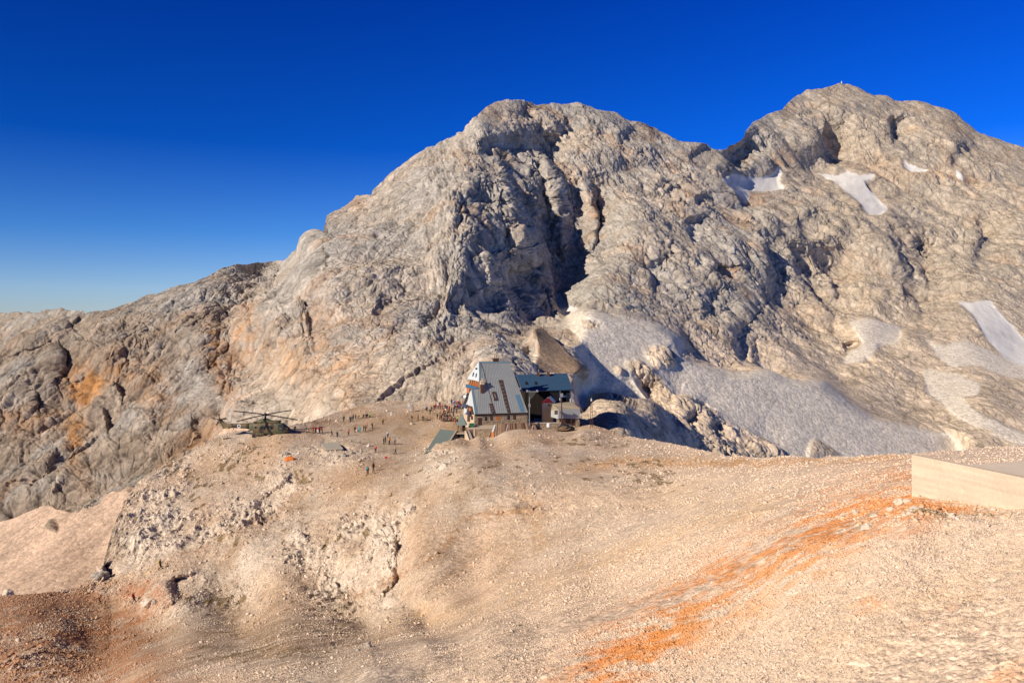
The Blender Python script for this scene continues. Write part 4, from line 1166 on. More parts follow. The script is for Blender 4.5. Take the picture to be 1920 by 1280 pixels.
# chimneys
cb = FR(904.6, 735.5, -.3)
bm = bmesh.new(); box(bm, cb + Vector((0, 0, .9)), (.85, .85, 2.5), Matrix.Rotation(math.atan2(u.y, u.x), 3, 'Z')); ch = hp(link_mesh('chimney', bm, m_brick))
bm = bmesh.new(); box(bm, cb + Vector((0, 0, 2.55)), (.95, .95, .8), Matrix.Rotation(math.atan2(u.y, u.x), 3, 'Z')); box(bm, cb + Vector((0, 0, 3.05)), (1.15, 1.15, .16)); tube(bm, cb + Vector((0, 0, 3.1)), cb + Vector((0, 0, 3.8)), .17, .13); sub(link_mesh('chimney_cap', bm, m_plaster), ch)
rb = (FR(930.5, 679.2) + back * .5) + Vector((0, 0, -.4))
bm = bmesh.new(); box(bm, rb + Vector((0, 0, .6)), (1.45, 1.0, 1.7), Matrix.Rotation(math.atan2(u.y, u.x), 3, 'Z')); ch2 = hp(link_mesh('chimney', bm, m_brown))
for k, (dx, hh) in enumerate(((-.45, 1.3), (.05, 1.9), (.45, 1.1))):
    bm = bmesh.new(); tube(bm, rb + u * dx + Vector((0, 0, 1.4)), rb + u * dx + Vector((0, 0, 1.4 + hh)), .16, .13); box(bm, rb + u * dx + Vector((0, 0, 1.4 + hh)), (.42, .42, .12)); sub(link_mesh('chimney_pot', bm, m_plaster), ch2)

# ------------------------------------------------------------------ annex with the blue roof
ann = empty('annex_building', at(1025, 790, 221))
tag(ann, 'annex with blue steel roof joined to the right of the tall hut', 'building')
AI = Matrix.Translation(-Vector(ann.location))


def own(root):
    inv = Matrix.Translation(-Vector(root.location))
    def f(o):
        o.parent = root; o.matrix_parent_inverse = inv.copy(); return o
    return f


ap = own(ann)
TL, BL_, BR_ = at(967.6, 702.3, 230), at(979.5, 733, 220.5), at(1074, 730, 224.5)
AF = Face(TL, BL_, BR_)
TR = AF(1063.4, 699.4)
bm = bmesh.new(); prism(bm, [TL, TR, BR_, BL_], -AF.n * .25)
for i in range(1, 20):
    p0 = TL.lerp(TR, i / 20); p1 = BL_.lerp(BR_, i / 20); d = (p1 - p0).normalized(); s = d.cross(AF.n) * .025
    prism(bm, [p0 + s, p0 - s, p1 - s, p1 + s], AF.n * .05)
aroof = ap(link_mesh('roof', bm, m_annex))
ab = Vector((-(TR - TL).normalized().y, (TR - TL).normalized().x, 0))
bm = bmesh.new(); prism(bm, [TL, TR, TR + ab * 8 - Vector((0, 0, 4)), TL + ab * 8 - Vector((0, 0, 4))], (0, 0, -.25)); ap(link_mesh('rear_roof', bm, m_annex))
for x in (984.2, 1001.8):
    pl = [(x, 716), (x + 4.6, 715.8), (x + 6, 721), (x + 1.4, 721.2)]
    sub(slab('skylight', AF.poly(pl, .12), .1, m_black), aroof)
for x in (1009.5, 1028.2):
    c0 = AF(x, 704.5, -.2)
    bm = bmesh.new(); box(bm, c0 + Vector((0, 0, .6)), (.75, .75, 1.4)); c_ = ap(link_mesh('chimney', bm, m_brick))
    bm = bmesh.new(); tube(bm, c0 + Vector((.1, 0, 1.3)), c0 + Vector((.1, 0, 1.9)), .12); box(bm, c0 + Vector((.1, 0, 1.95)), (.4, .4, .08)); sub(link_mesh('chimney_pot', bm, m_steel), c_)
bm = bmesh.new(); prism(bm, [at(984, 733, 230), at(1071, 730, 232), at(1071, 806, 232), at(984, 806, 230)], ab * 6); ap(link_mesh('wall', bm, pm('shaded timber', (.022, .014, .010), .9)))  # near-black wall colour stands in for the shade under the roof
bw = Face(at(984, 733, 229.9), at(1071, 730, 231.9), at(984, 806, 229.9))
for pl, mm, nm in (([(1031, 735), (1050, 735), (1051, 752), (1043, 751)], m_wood, 'gable_boarding'), ([(1062, 736), (1068.5, 736), (1069, 753), (1061, 753)], m_wood, 'side_boarding'), ([(1055, 741), (1064.4, 740.8), (1064.4, 744.6), (1055, 744.8)], m_white, 'window'), ([(1001, 784), (1046, 786), (1046, 788.4), (1001, 787)], m_steel, 'bench_shelf')):
    ap(slab(nm, bw.poly(pl, .12), .1, mm))
for x, dd in ((1050, 225), (1069.5, 226)):
    bm = bmesh.new(); t0 = at(x, 731, dd); tube(bm, t0, Vector((t0.x, t0.y, -27.6)), .14, seg=8); ap(link_mesh('post', bm, m_white))

# ------------------------------------------------------------------ small red-roofed house in the yard
rh = empty('red_roof_cabin', at(1026, 790, 214)); tag(rh, 'small cream cabin with red gable roof in the shaded yard', 'cabin')
rp = own(rh)
f0, fl, fr_ = at(1028.7, 744.6, 218.5), at(1014.0, 755.6, 217.5), at(1039, 754.6, 219.5)
bk = Vector((.15, 1, 0)).normalized() * 5
bm = bmesh.new(); prism(bm, [f0, fl, fl + bk, f0 + bk], (0, 0, -.14)); rp(link_mesh('roof', bm, m_red))
bm = bmesh.new(); prism(bm, [f0, fr_, fr_ + bk, f0 + bk], (0, 0, -.14)); rp(link_mesh('roof_side', bm, m_white))
bm = bmesh.new(); e = Vector((0, .3, -.2)); g0, g1, g2 = f0 + e, fl + e + Vector((.4, 0, 0)), fr_ + e - Vector((.2, 0, 0))
prism(bm, [g0, g1, Vector((g1.x, g1.y, -27.8)), Vector((g2.x, g2.y, -27.8)), g2], (0, 4.2, 0)); wl2 = rp(link_mesh('wall', bm, m_plaster))
gf = Face(g0, g1, g2)
bm = bmesh.new(); prism(bm, gf.poly([(1017, 752.4), (1028.6, 746.6), (1037, 753.4), (1036, 755), (1018, 755.2)], .02), gf.n * .05); rp(link_mesh('gable_boarding', bm, m_red))
rp(slab('window', gf.poly([(1027.5, 757.5), (1030.6, 757.5), (1030.6, 762), (1027.5, 762)], .05), .06, m_glass))

# ------------------------------------------------------------------ grey corrugated shed
sh = empty('corrugated_shed', at(1065, 798, 212)); tag(sh, 'grey corrugated shed with flat beige roof at the right end of the yard', 'shed')
sp = own(sh)
s0, s1 = at(1046.6, 766.2, 209.5), at(1087.2, 764.6, 210.5); s2, s3 = at(1071.6, 753, 222), at(1036, 756, 220)
sl = at(1033, 768.4, 214)
bm = bmesh.new(); prism(bm, [s0, s1, s2, s3, sl], (0, 0, -.2)); sp(link_mesh('roof', bm, pm('dusty roofing felt', (.40, .32, .22), .9)))
SF = Face(s0, s1, s0 + Vector((0, 0, -3)))
bm = bmesh.new()
h1 = at(1087.2, 783.6, 210.5).z
n_ = 44
for i in range(n_):      # corrugated front sheet
    a0, a1 = s0.lerp(s1, i / n_), s0.lerp(s1, (i + 1) / n_)
    o0 = SF.n * (.05 if i % 2 else -.03)
    prism(bm, [a0 - Vector((0, 0, .2)) + o0, a1 - Vector((0, 0, .2)) + o0, Vector((a1.x, a1.y, h1)) + o0, Vector((a0.x, a0.y, h1)) + o0], -SF.n * .1)
sp(link_mesh('front_cladding', bm, m_grey))
bm = bmesh.new(); prism(bm, [sl - Vector((0, 0, .2)), s0 - Vector((0, 0, .2)), Vector((s0.x, s0.y, h1 - .1)), Vector((sl.x, sl.y, h1 - .1))], (.15, .2, 0)); lw2 = sp(link_mesh('side_cladding', bm, m_grey))
lf = Face(sl, s0, sl - Vector((0, 0, 3)))
sub(slab('window', lf.poly([(1040, 769.4), (1046, 768.6), (1046, 776.4), (1040, 777)], .06), .08, m_brown), lw2)
bm = bmesh.new()
i0, i1 = s0 + Vector((.1, .25, 0)), s1 + Vector((-.1, .25, 0))
prism(bm, [Vector((i0.x, i0.y, h1 + .3)), Vector((i1.x, i1.y, h1 + .3)), Vector((i1.x, i1.y, -27.9)), Vector((i0.x, i0.y, -27.9))], (0, 9.5, 0)); sp(link_mesh('base_wall', bm, m_stone))
bm = bmesh.new(); prism(bm, [i1 + Vector((-.05, .05, -.25)), i1 + Vector((-1.6, 9, -.2)), Vector((i1.x - 1.6, i1.y + 9, h1)), Vector((i1.x - .05, i1.y + .05, h1))], (-.12, 0, 0)); sp(link_mesh('end_cladding', bm, m_grey))
bf_ = Face(i0, i1, i0 - Vector((0, 0, 3)))
sp(slab('door', bf_.poly([(1071.6, 785.4), (1078.4, 785.2), (1078.4, 797.4), (1071.6, 797.6)], .05), .08, m_brown))
sp(slab('plank_front', bf_.poly([(1049, 784.6), (1070, 784.4), (1070, 794), (1049, 794.4)], .06), .08, m_brown))

# ------------------------------------------------------------------ stone terrace before the hut
ter = empty('stone_terrace', at(930, 800, 205)); tag(ter, 'rubble stone terrace wall with flat top before the hut front', 'terrace')
tp_ = own(ter)
bm = bmesh.new(); tz = -26.45
tpts = [at(878.5, 804, 202), at(922, 803, 202.5), at(1003, 799, 204.5), at(1003, 790, 214), at(878.5, 790, 212)]
tpts = [Vector((p.x, p.y, tz)) for p in tpts]
prism(bm, tpts, (0, 0, -.18)); tp_(link_mesh('paving', bm, m_conc))
tp2 = [Vector((p.x * 1.0 + (.12 if i in (0, 4) else 0), p.y + .1, tz - .18)) for i, p in enumerate(tpts)]
bm = bmesh.new(); prism(bm, tp2, (0, 0, -3.6)); tp_(link_mesh('retaining_wall', bm, m_stone))
TF = Face(tp2[0], tp2[1], tp2[0] - Vector((0, 0, 2)))
tp_(slab('door', TF.poly([(880.6, 806), (886.8, 805.8), (886.8, 821.6), (880.6, 822)], .05), .1, m_purple))
tp_(slab('corner_pier', TF.poly([(887.6, 804.6), (891, 804.6), (891, 823), (887.6, 823.4)], .14), .14, m_plaster))
# sloping buttress beside the steps
bt = empty('stair_wall', at(875, 826, 201)); tag(bt, 'sloping cream stair wall beside the purple cellar door', 'stair wall')
q0 = [at(870.8, 807.4, 201.5), at(873.4, 807, 201.5), at(880, 824.4, 200.5), at(880, 829, 200.5), at(871.2, 829, 201)]
own(bt)(slab('wall', q0, .5, m_plaster))
bm = bmesh.new()
for k in range(7):
    f = k / 7; p = at(873.5 + 6 * f, 808.6 + 15 * f, 201.8 - f); box(bm, p + Vector((.55, .3, -.4)), (.9, .5, .8))
own(bt)(link_mesh('steps', bm, m_concg))

# ------------------------------------------------------------------ lean-to of brown boards
lean = empty('board_lean_to', at(965, 812, 200)); tag(lean, 'sloping lean-to of brown striped boards dug into the bank before the hut', 'lean-to')
lp = own(lean)
l0, l1, l2, l3 = at(928.6, 794.6, 203), at(1002, 792.4, 204.6), at(1009.6, 812, 199.5), at(925.6, 822, 198)
bm = bmesh.new(); R_ = random.Random(4)
n_ = 30; t0 = 0
LN = Face(l0, l1, l3).n
widths = [R_.uniform(.6, 1.5) for _ in range(n_)]; tot = sum(widths); acc = 0
for w in widths:
    a0 = acc / tot; acc += w; a1 = acc / tot - .002
    h = R_.uniform(0, .06)
    prism(bm, [l0.lerp(l1, a0) + LN * h, l0.lerp(l1, a1) + LN * h, l3.lerp(l2, a1) + LN * h, l3.lerp(l2, a0) + LN * h], -LN * .12, R_.choice([0, 0, 1, 1, 2, 3]))
lp(link_mesh('board_roof', bm, [pm('board a', (.16, .085, .055), .8), pm('board b', (.27, .16, .10), .8), pm('board c', (.40, .26, .165), .8), pm('board d', (.09, .045, .032), .8)]))
lp(slab('white_side', [at(928.2, 794.4, 202.8), at(929.2, 797, 202.4), at(924.6, 810, 200.2), at(921.4, 808.6, 200.4)], .12, m_white))
lp(slab('orange_end', [at(921.4, 809, 200), at(925.2, 809.4, 199.8), at(926.4, 823, 199), at(920.6, 823, 199.2)], .1, m_orange))
lp(slab('dark_end', [at(920.8, 808, 201), at(921.4, 809, 201), at(920.6, 823, 200.4), at(915.4, 823, 200.8)], .1, m_brown))

# ------------------------------------------------------------------ cistern with the grey-green roof
cis = empty('cistern_shed', at(830, 832, 197)); tag(cis, 'low sunken shed under one sloping grey green roof left of the hut', 'shed')
cp = own(cis)
CP = [at(825.2, 804, 212), at(854.2, 807.4, 207), at(834.4, 838, 188.5), at(796, 849.6, 186)]
cn = Face(CP[0], CP[1], CP[2])
CP[3] = cn(796, 849.6)
cp(slab('roof', CP, .3, m_cist))
bm = bmesh.new()
e0, e1 = CP[1] + Vector((.04, 0, .12)), CP[2] + Vector((.04, 0, .12))
prism(bm, [e0, e1, e1 - Vector((0, 0, .5)), e0 - Vector((0, 0, .5))], (.35, .05, 0)); cp(link_mesh('kerb', bm, m_conc))
bm = bmesh.new(); e2, e3 = e0 + Vector((.36, 0, -.1)), e1 + Vector((.36, 0, -.1))
prism(bm, [e2, e3, e3 - Vector((0, 0, 2.4)), e2 - Vector((0, 0, 3.6))], (.5, .1, -.3)); cp(link_mesh('side_wall', bm, m_stone))
bm = bmesh.new(); c0 = [p - Vector((0, 0, .32)) for p in CP]; ctr = sum(c0, Vector()) / 4
prism(bm, [ctr + (p - ctr) * .97 for p in c0], (0, 0, -1.6)); cp(link_mesh('wall', bm, m_stone))

# ------------------------------------------------------------------ pyramid-roofed shelter
pyr = empty('lookout_shelter', at(865.6, 812, 204)); tag(pyr, 'small open shelter with pointed grey pyramid roof left of the hut', 'shelter')
pp = own(pyr)
apx = at(865.6, 774.6, 204.5); zb = at(865, 796.4, 204).z; hw = 1.28
bm = bmesh.new()
cs = [Vector((apx.x + sx * hw, apx.y + sy * hw, zb)) for sx, sy in ((-1, -1), (1, -1), (1, 1), (-1, 1))]
av = bm.verts.new(apx); cv = [bm.verts.new(c) for c in cs]
for i in range(4): bm.faces.new((av, cv[i], cv[(i + 1) % 4]))
bm.faces.new(cv)
pp(link_mesh('pyramid_roof', bm, m_cist))
for sx in (-1, 1):
    for sy in (-1, 1):
        bm = bmesh.new(); p = Vector((apx.x + sx * .85, apx.y + sy * .85, zb)); box(bm, p - Vector((0, 0, 1.5)), (.1, .1, 3.0)); pp(link_mesh('post', bm, m_brown))
bm = bmesh.new(); box(bm, (apx.x + .55, apx.y - .2, zb - .85), (.75, .7, 1.4)); pp(link_mesh('locker', bm, m_black))
bm = bmesh.new(); box(bm, (apx.x - .15, apx.y, zb - 2.1), (2.0, 1.9, .18)); pp(link_mesh('deck', bm, m_conc))
bm = bmesh.new(); box(bm, (apx.x + .1, apx.y + .1, zb - 3.4), (1.6, 1.5, 2.4)); pp(link_mesh('base', bm, m_black))  # solid black block stands in for the shade of the opening below

# green chest
gb = empty('storage_chest', at(884.5, 801, 204.5)); tag(gb, 'green storage chest on the terrace by the hut corner', 'chest')
gl = Vector(gb.location); gl.z = tz
gp = own(gb)
bm = bmesh.new(); box(bm, gl + Vector((0, 0, .42)), (1.15, .7, .72)); gp(link_mesh('body', bm, m_green))
bm = bmesh.new(); prism(bm, [gl + Vector(v) for v in ((-.6, -.38, .785), (.6, -.38, .785), (.6, .1, .95), (-.6, .1, .95))], (0, .28, 0)); gp(link_mesh('lid', bm, m_green))
for sx in (-1, 1):
    bm = bmesh.new(); tube(bm, gl + Vector((sx * .42, -.3, .1)), gl + Vector((sx * .42, .3, .1)), .1); gp(link_mesh('wheel', bm, m_black))

# ------------------------------------------------------------------ yard: poles, tank, wall, pile, mast
yw = empty('yard_wall', at(1028, 803, 204)); tag(yw, 'low tan retaining wall along the edge of the yard', 'wall')
bm = bmesh.new(); prism(bm, [at(1003.5, 793.4, 204.6), at(1053, 793, 205.6), at(1053, 812, 205.6), at(1003.5, 812, 204.6)], (0, .5, 0)); own(yw)(link_mesh('masonry', bm, m_stone))
bm = bmesh.new(); prism(bm, [at(1003.3, 792.2, 204.5), at(1053.3, 791.8, 205.5), at(1053.3, 793.3, 205.5), at(1003.3, 793.7, 204.5)], (0, .65, 0)); own(yw)(link_mesh('coping', bm, m_conc))


def pole(name, label, px, y0, y1, d, r, mat, cat='pole', group=None):
    o = empty(name, at(px, y1, d)); tag(o, label, cat, group)
    b_ = Vector(o.location); t = Vector((b_.x, b_.y, at(px, y0, d).z))
    bm = bmesh.new(); tube(bm, b_ - Vector((0, 0, .8)), t, r, r * .8, 10)
    own(o)(link_mesh('pole', bm, mat))
    return o, b_, t


pyl, pb, ptop = pole('cable_pylon', 'grey steel cable pylon with dark funnel head before the annex', 992.7, 732, 808, 203, .14, m_steel, 'pylon')
yp = own(pyl)
bm = bmesh.new(); box(bm, ptop + Vector((.65, 0, -.25)), (2.3, .16, .16)); yp(link_mesh('crossbar', bm, m_steel))
bm = bmesh.new(); prism(bm, [ptop + Vector(v) for v in ((-.25, -.3, -.35), (1.65, -.3, -.35), (.75, -.3, -1.7), (.1, -.3, -2.3))], (0, .6, 0)); yp(link_mesh('funnel', bm, pm('dark steel', (.06, .06, .058), .6)))
for dx in (-.55, 1.9):
    bm = bmesh.new(); tube(bm, ptop + Vector((dx, -.2, -.1)), ptop + Vector((dx, .2, -.1)), .3, seg=14); yp(link_mesh('pulley', bm, m_steel))
bm = bmesh.new(); box(bm, pb + Vector((0, -.1, 6.3)), (.5, .4, .8)); yp(link_mesh('junction_box', bm, m_steel))
bm = bmesh.new(); tube(bm, ptop + Vector((1.9, 0, -.3)), ptop + Vector((2.1, 0, -6)), .03, seg=5); yp(link_mesh('cable', bm, m_black))
wp, wb_, wt = pole('timber_pole', 'tall brown timber pole standing before the grey shed', 1053, 736, 807, 203, .17, m_brown)
bm = bmesh.new(); box(bm, wt + Vector((0, -.1, -.6)), (.7, .25, .9)); own(wp)(link_mesh('fuse_box', bm, m_steel))
bm = bmesh.new(); box(bm, wt + Vector((.15, -.1, -2.9)), (.9, .12, .12)); own(wp)(link_mesh('crossbar', bm, m_steel))
tk = empty('water_tank', at(1028.7, 803, 202)); tag(tk, 'small white round water tank before the yard wall', 'tank')
tb = Vector(tk.location); ttp = own(tk)
bm = bmesh.new(); tube(bm, tb + Vector((0, 0, .35)), tb + Vector((0, 0, 1.15)), .48, .48, 16); tube(bm, tb + Vector((0, 0, 1.15)), tb + Vector((0, 0, 1.35)), .48, .2, 16); ttp(link_mesh('body', bm, m_white, None, False))
for a_ in (.5, 2.6, 4.7):
    bm = bmesh.new(); tube(bm, tb + Vector((.36 * math.cos(a_), .36 * math.sin(a_), -.4)), tb + Vector((.36 * math.cos(a_), .36 * math.sin(a_), .36)), .05, seg=6); ttp(link_mesh('leg', bm, m_steel))


def lump(name, label, cat, c, s, mat, seed=1, sub_=3, amp=.35, group=None, freq=1.0):
    bm = bmesh.new(); bmesh.ops.create_icosphere(bm, subdivisions=sub_, radius=1)
    co = np.array([v.co[:] for v in bm.verts])
    k = 1 + amp * _fbm(*(co.T.astype(np.float32) * 1.1 * freq + seed * 7.3), 3, seed, .5) * 1.6
    w1_, w2_, cc_, ff_ = _worley(*(co.T.astype(np.float32) * 1.2 * freq + seed * 3.1), seed)
    k = k + amp * (.4 * (cc_ - .5) + .5 * ff_)
    for v, kk in zip(bm.verts, k):
        v.co = Vector((v.co.x * s[0] * kk, v.co.y * s[1] * kk, v.co.z * s[2] * kk))
    o = link_mesh(name, bm, mat)
    o.location = c
    tag(o, label, cat, group)
    return o


lump('tarpaulin_heap', 'black tarpaulin covered heap at the foot of the timber pole', 'heap', at(1062, 806, 202.5) + Vector((0, 0, .4)), (1.9, 1.0, .95), m_black, 3)
bm = bmesh.new(); R_ = random.Random(9)
for k in range(9):
    x0 = R_.uniform(1043, 1062); a0 = at(x0, 806 + R_.uniform(-2, 1), 201.5); b0 = a0 + Vector((R_.uniform(1.2, 2.6), R_.uniform(-.3, .3), R_.uniform(.1, 1.0)))
    tube(bm, a0, b0, .06, seg=5)
o = link_mesh('scrap_bars', bm, m_wood); tag(o, 'loose bars and boards leaning on the black tarpaulin heap', 'scrap'); o['kind'] = 'stuff'
lm = empty('lattice_mast', at(1109, 808, 203)); tag(lm, 'slim steel lattice mast right of the yard beside the rock knob', 'mast')
lb = Vector(lm.location); lpn = own(lm)
zt = at(1109, 752, 203).z
bm = bmesh.new()
for sx in (-1, 1):
    for sy in (-1, 1):
        tube(bm, lb + Vector((sx * .42, sy * .42, -.6)), Vector((lb.x + sx * .16, lb.y + sy * .16, zt)), .035, seg=5)
lpn(link_mesh('uprights', bm, m_brown))
bm = bmesh.new()
for k in range(11):
    f0_, f1_ = k / 11, (k + 1) / 11; w0, w1_ = .42 - .26 * f0_, .42 - .26 * f1_; z0, z1 = lb.z + f0_ * (zt - lb.z), lb.z + f1_ * (zt - lb.z)
    for sy in (-1, 1):
        tube(bm, (lb.x - w0, lb.y + sy * w0, z0), (lb.x + w0, lb.y + sy * w0, z0), .025, seg=4)
        tube(bm, (lb.x - w0 * (1 if k % 2 else -1), lb.y + sy * w0, z0), (lb.x + w1_ * (1 if k % 2 else -1), lb.y + sy * w1_, z1), .02, seg=4)
lpn(link_mesh('bracing', bm, m_brown))
bm = bmesh.new(); tube(bm, (lb.x, lb.y, zt), (lb.x, lb.y, zt + .9), .04, seg=5); box(bm, (lb.x - .05, lb.y, zt + .3), (.3, .3, .5)); lpn(link_mesh('instrument', bm, m_white))
for px_, d_ in ((949, 199.6), (996.5, 200.4)):      # pale boards leaning on the lean-to
    bm = bmesh.new(); b0 = at(px_, 809, d_ - .4); tube(bm, b0 - Vector((.1, 0, .2)), b0 + Vector((.4, .8, 1.5)), .06, .05, 6)
    o = link_mesh('leaning_board', bm, m_white); tag(o, 'pale board leaning on the lean-to, ' + ('left of the two' if px_ < 970 else 'near the steel pylon'), 'board', 'pale boards on the lean-to')
# ------------------------------------------------------------------ helicopter
def camo_mat():
    m = bpy.data.materials.new('camouflage paint'); m.use_nodes = True
    N, L = m.node_tree.nodes, m.node_tree.links
    b = N['Principled BSDF']; b.inputs['Roughness'].default_value = .6; b.inputs['Specular IOR Level'].default_value = .3
    tc = N.new('ShaderNodeTexCoord'); n = N.new('ShaderNodeTexNoise'); n.inputs['Scale'].default_value = .55; n.inputs['Detail'].default_value = 1.5
    L.new(tc.outputs['Object'], n.inputs['Vector'])
    r = N.new('ShaderNodeValToRGB'); r.color_ramp.interpolation = 'CONSTANT'
    e = r.color_ramp.elements
    e[0].position = 0; e[0].color = (.06, .042, .028, 1); e[1].position = .42; e[1].color = (.17, .115, .062, 1)
    x = e.new(.52); x.color = (.085, .10, .05, 1); x = e.new(.62); x.color = (.20, .135, .075, 1)
    L.new(n.outputs['Fac'], r.inputs['Fac']); L.new(r.outputs[0], b.inputs['Base Color'])
    return m


M_CAMO = camo_mat()
m_hblack = pm('rotor black', (.018, .016, .015), .6, 0, .1)
m_hglass = pm('cockpit glass', (.012, .014, .018), .1, 0, .1, 1, .7)


def loft(bm, secs, seg=20, power=2.6, caps=True):
    rings = []
    for x, hw, z0, z1 in secs:
        zc, hh = (z0 + z1) / 2, (z1 - z0) / 2
        ring = []
        for i in range(seg):
            a = 2 * math.pi * i / seg; ca, sa = math.cos(a), math.sin(a)
            ring.append(bm.verts.new((x, hw * math.copysign(abs(ca) ** (2 / power), ca), zc + hh * math.copysign(abs(sa) ** (2 / power), sa))))
        rings.append(ring)
    for r0, r1 in zip(rings[:-1], rings[1:]):
        for i in range(seg): bm.faces.new((r0[i], r0[(i + 1) % seg], r1[(i + 1) % seg], r1[i]))
    if caps: bm.faces.new(rings[0]); bm.faces.new(rings[-1][::-1])


heli_loc = at(497.6, 817.5, 206)
heli = empty('helicopter', heli_loc, math.radians(-2))
tag(heli, 'camouflaged military transport helicopter parked on the rocky spur', 'helicopter')
bm = bmesh.new()
loft(bm, [(6.28, .08, 1.62, 1.86), (6.0, .36, 1.3, 2.1), (5.5, .68, .95, 2.45), (4.9, .92, .62, 2.95), (4.3, 1.02, .45, 3.3), (3.6, 1.08, .34, 3.45), (2.0, 1.1, .3, 3.5), (-1.6, 1.1, .3, 3.5), (-2.4, 1.0, .72, 3.45), (-3.2, .8, 1.25, 3.38), (-3.9, .62, 1.65, 3.28)])
fus = link_mesh('fuselage', bm, M_CAMO, heli, True)
bm = bmesh.new()
loft(bm, [(-3.88, .605, 1.66, 3.27), (-5, .5, 1.88, 3.2), (-6.8, .42, 2.0, 3.16), (-8.6, .36, 2.05, 3.14), (-9.6, .3, 2.1, 3.12)], 18)
link_mesh('tail_boom', bm, M_CAMO, heli, True)
bm = bmesh.new()
prism(bm, [Vector(v) for v in ((-8.7, -.14, 2.0), (-9.2, -.14, 3.1), (-10.3, -.14, 3.35), (-11.15, -.14, 4.3), (-11.75, -.14, 4.3), (-11.5, -.14, 3.6), (-10.75, -.14, 2.1), (-10.9, -.14, 1.95), (-10.0, -.14, 1.82), (-9.1, -.14, 1.85))], (0, .28, 0))
link_mesh('tail_fin', bm, M_CAMO, heli)
bm = bmesh.new(); prism(bm, [Vector(v) for v in ((-10.2, .14, 4.05), (-11.0, .14, 4.1), (-10.9, 1.9, 4.15), (-10.3, 1.9, 4.12))], (0, 0, .1)); link_mesh('stabiliser', bm, M_CAMO, heli)
bm = bmesh.new(); prism(bm, [Vector(v) for v in ((-9.4, -.16, 1.9), (-10.0, -.16, 1.9), (-10.0, -.16, 2.12), (-9.5, -.16, 2.12))], (0, .01, 0)); link_mesh('yellow_patch', bm, pm('yellow marking', (.55, .35, .05)), heli)
bm = bmesh.new()
loft(bm, [(-3.2, .3, 3.2, 3.4), (-2.4, .6, 3.2, 3.75), (-1.6, .78, 3.2, 4.15), (-.6, .85, 3.2, 4.42), (.7, .85, 3.2, 4.4), (1.0, .85, 3.2, 4.1), (2.2, .82, 3.2, 4.0), (3.4, .75, 3.2, 3.95), (3.65, .6, 3.3, 3.75)], 18)
cow = link_mesh('engine_cowling', bm, M_CAMO, heli, True)
for sy in (-1, 1):
    bm = bmesh.new(); tube(bm, (3.45, sy * .42, 3.72), (3.85, sy * .42, 3.7), .24, .2, 12); link_mesh('air_intake', bm, m_hblack, cow)
    bm = bmesh.new(); tube(bm, (-2.0, sy * .6, 3.6), (-2.7, sy * .95, 3.7), .2, .22, 10); link_mesh('exhaust', bm, pm('scorched metal', (.35, .27, .2), .5, .4), cow)
bm = bmesh.new(); tube(bm, (0, 0, 4.3), (0, 0, 5.15), .3, .2, 12); link_mesh('rotor_mast', bm, m_hblack, heli)
bm = bmesh.new(); tube(bm, (0, 0, 5.1), (.0, 0, 5.55), .55, .42, 14); tube(bm, (0, 0, 5.55), (.0, 0, 5.72), .42, .2, 14); hub = link_mesh('rotor_hub', bm, m_hblack, heli)
for v in ((-8.1, .4, 1.05), (8.2, -.4, -1.0), (4.4, 6.8, .6), (-4.7, -6.6, -.65)):
    bm = bmesh.new(); d = Vector(v); n_ = 14; side = d.cross(Vector((0, 0, 1))).normalized()
    ring = []
    for i in range(n_ + 1):
        f = i / n_; p = Vector((0, 0, 5.36)) + d * (.05 + .95 * f) + Vector((0, 0, -.25 * f * f)); w = .1 if f < .1 else .3; th = .14 if f < .1 else .13
        ring.append([bm.verts.new(p + side * w + Vector((0, 0, .02))), bm.verts.new(p + Vector((0, 0, th))), bm.verts.new(p - side * w), bm.verts.new(p - Vector((0, 0, th)))])
    for r0, r1 in zip(ring[:-1], ring[1:]):
        for k in range(4): bm.faces.new((r0[k], r0[(k + 1) % 4], r1[(k + 1) % 4], r1[k]))
    bm.faces.new(ring[0]); bm.faces.new(ring[-1][::-1])
    link_mesh('rotor_blade', bm, m_hblack, heli)
bm = bmesh.new(); tube(bm, (-11.35, -.5, 4.05), (-11.35, -.1, 4.05), .22, .26, 10); link_mesh('tail_rotor_hub', bm, m_hblack, heli)
for a in (100, 165, 235, 20):
    bm = bmesh.new(); d = Vector((math.cos(math.radians(a)), 0, math.sin(math.radians(a)))); s = Vector((-d.z, 0, d.x)) * .1; p0 = Vector((-11.35, -.42, 4.05))
    prism(bm, [p0 + s, p0 + d * 1.55 + s, p0 + d * 1.55 - s, p0 - s], (0, .05, 0)); link_mesh('tail_rotor_blade', bm, m_hblack, heli)
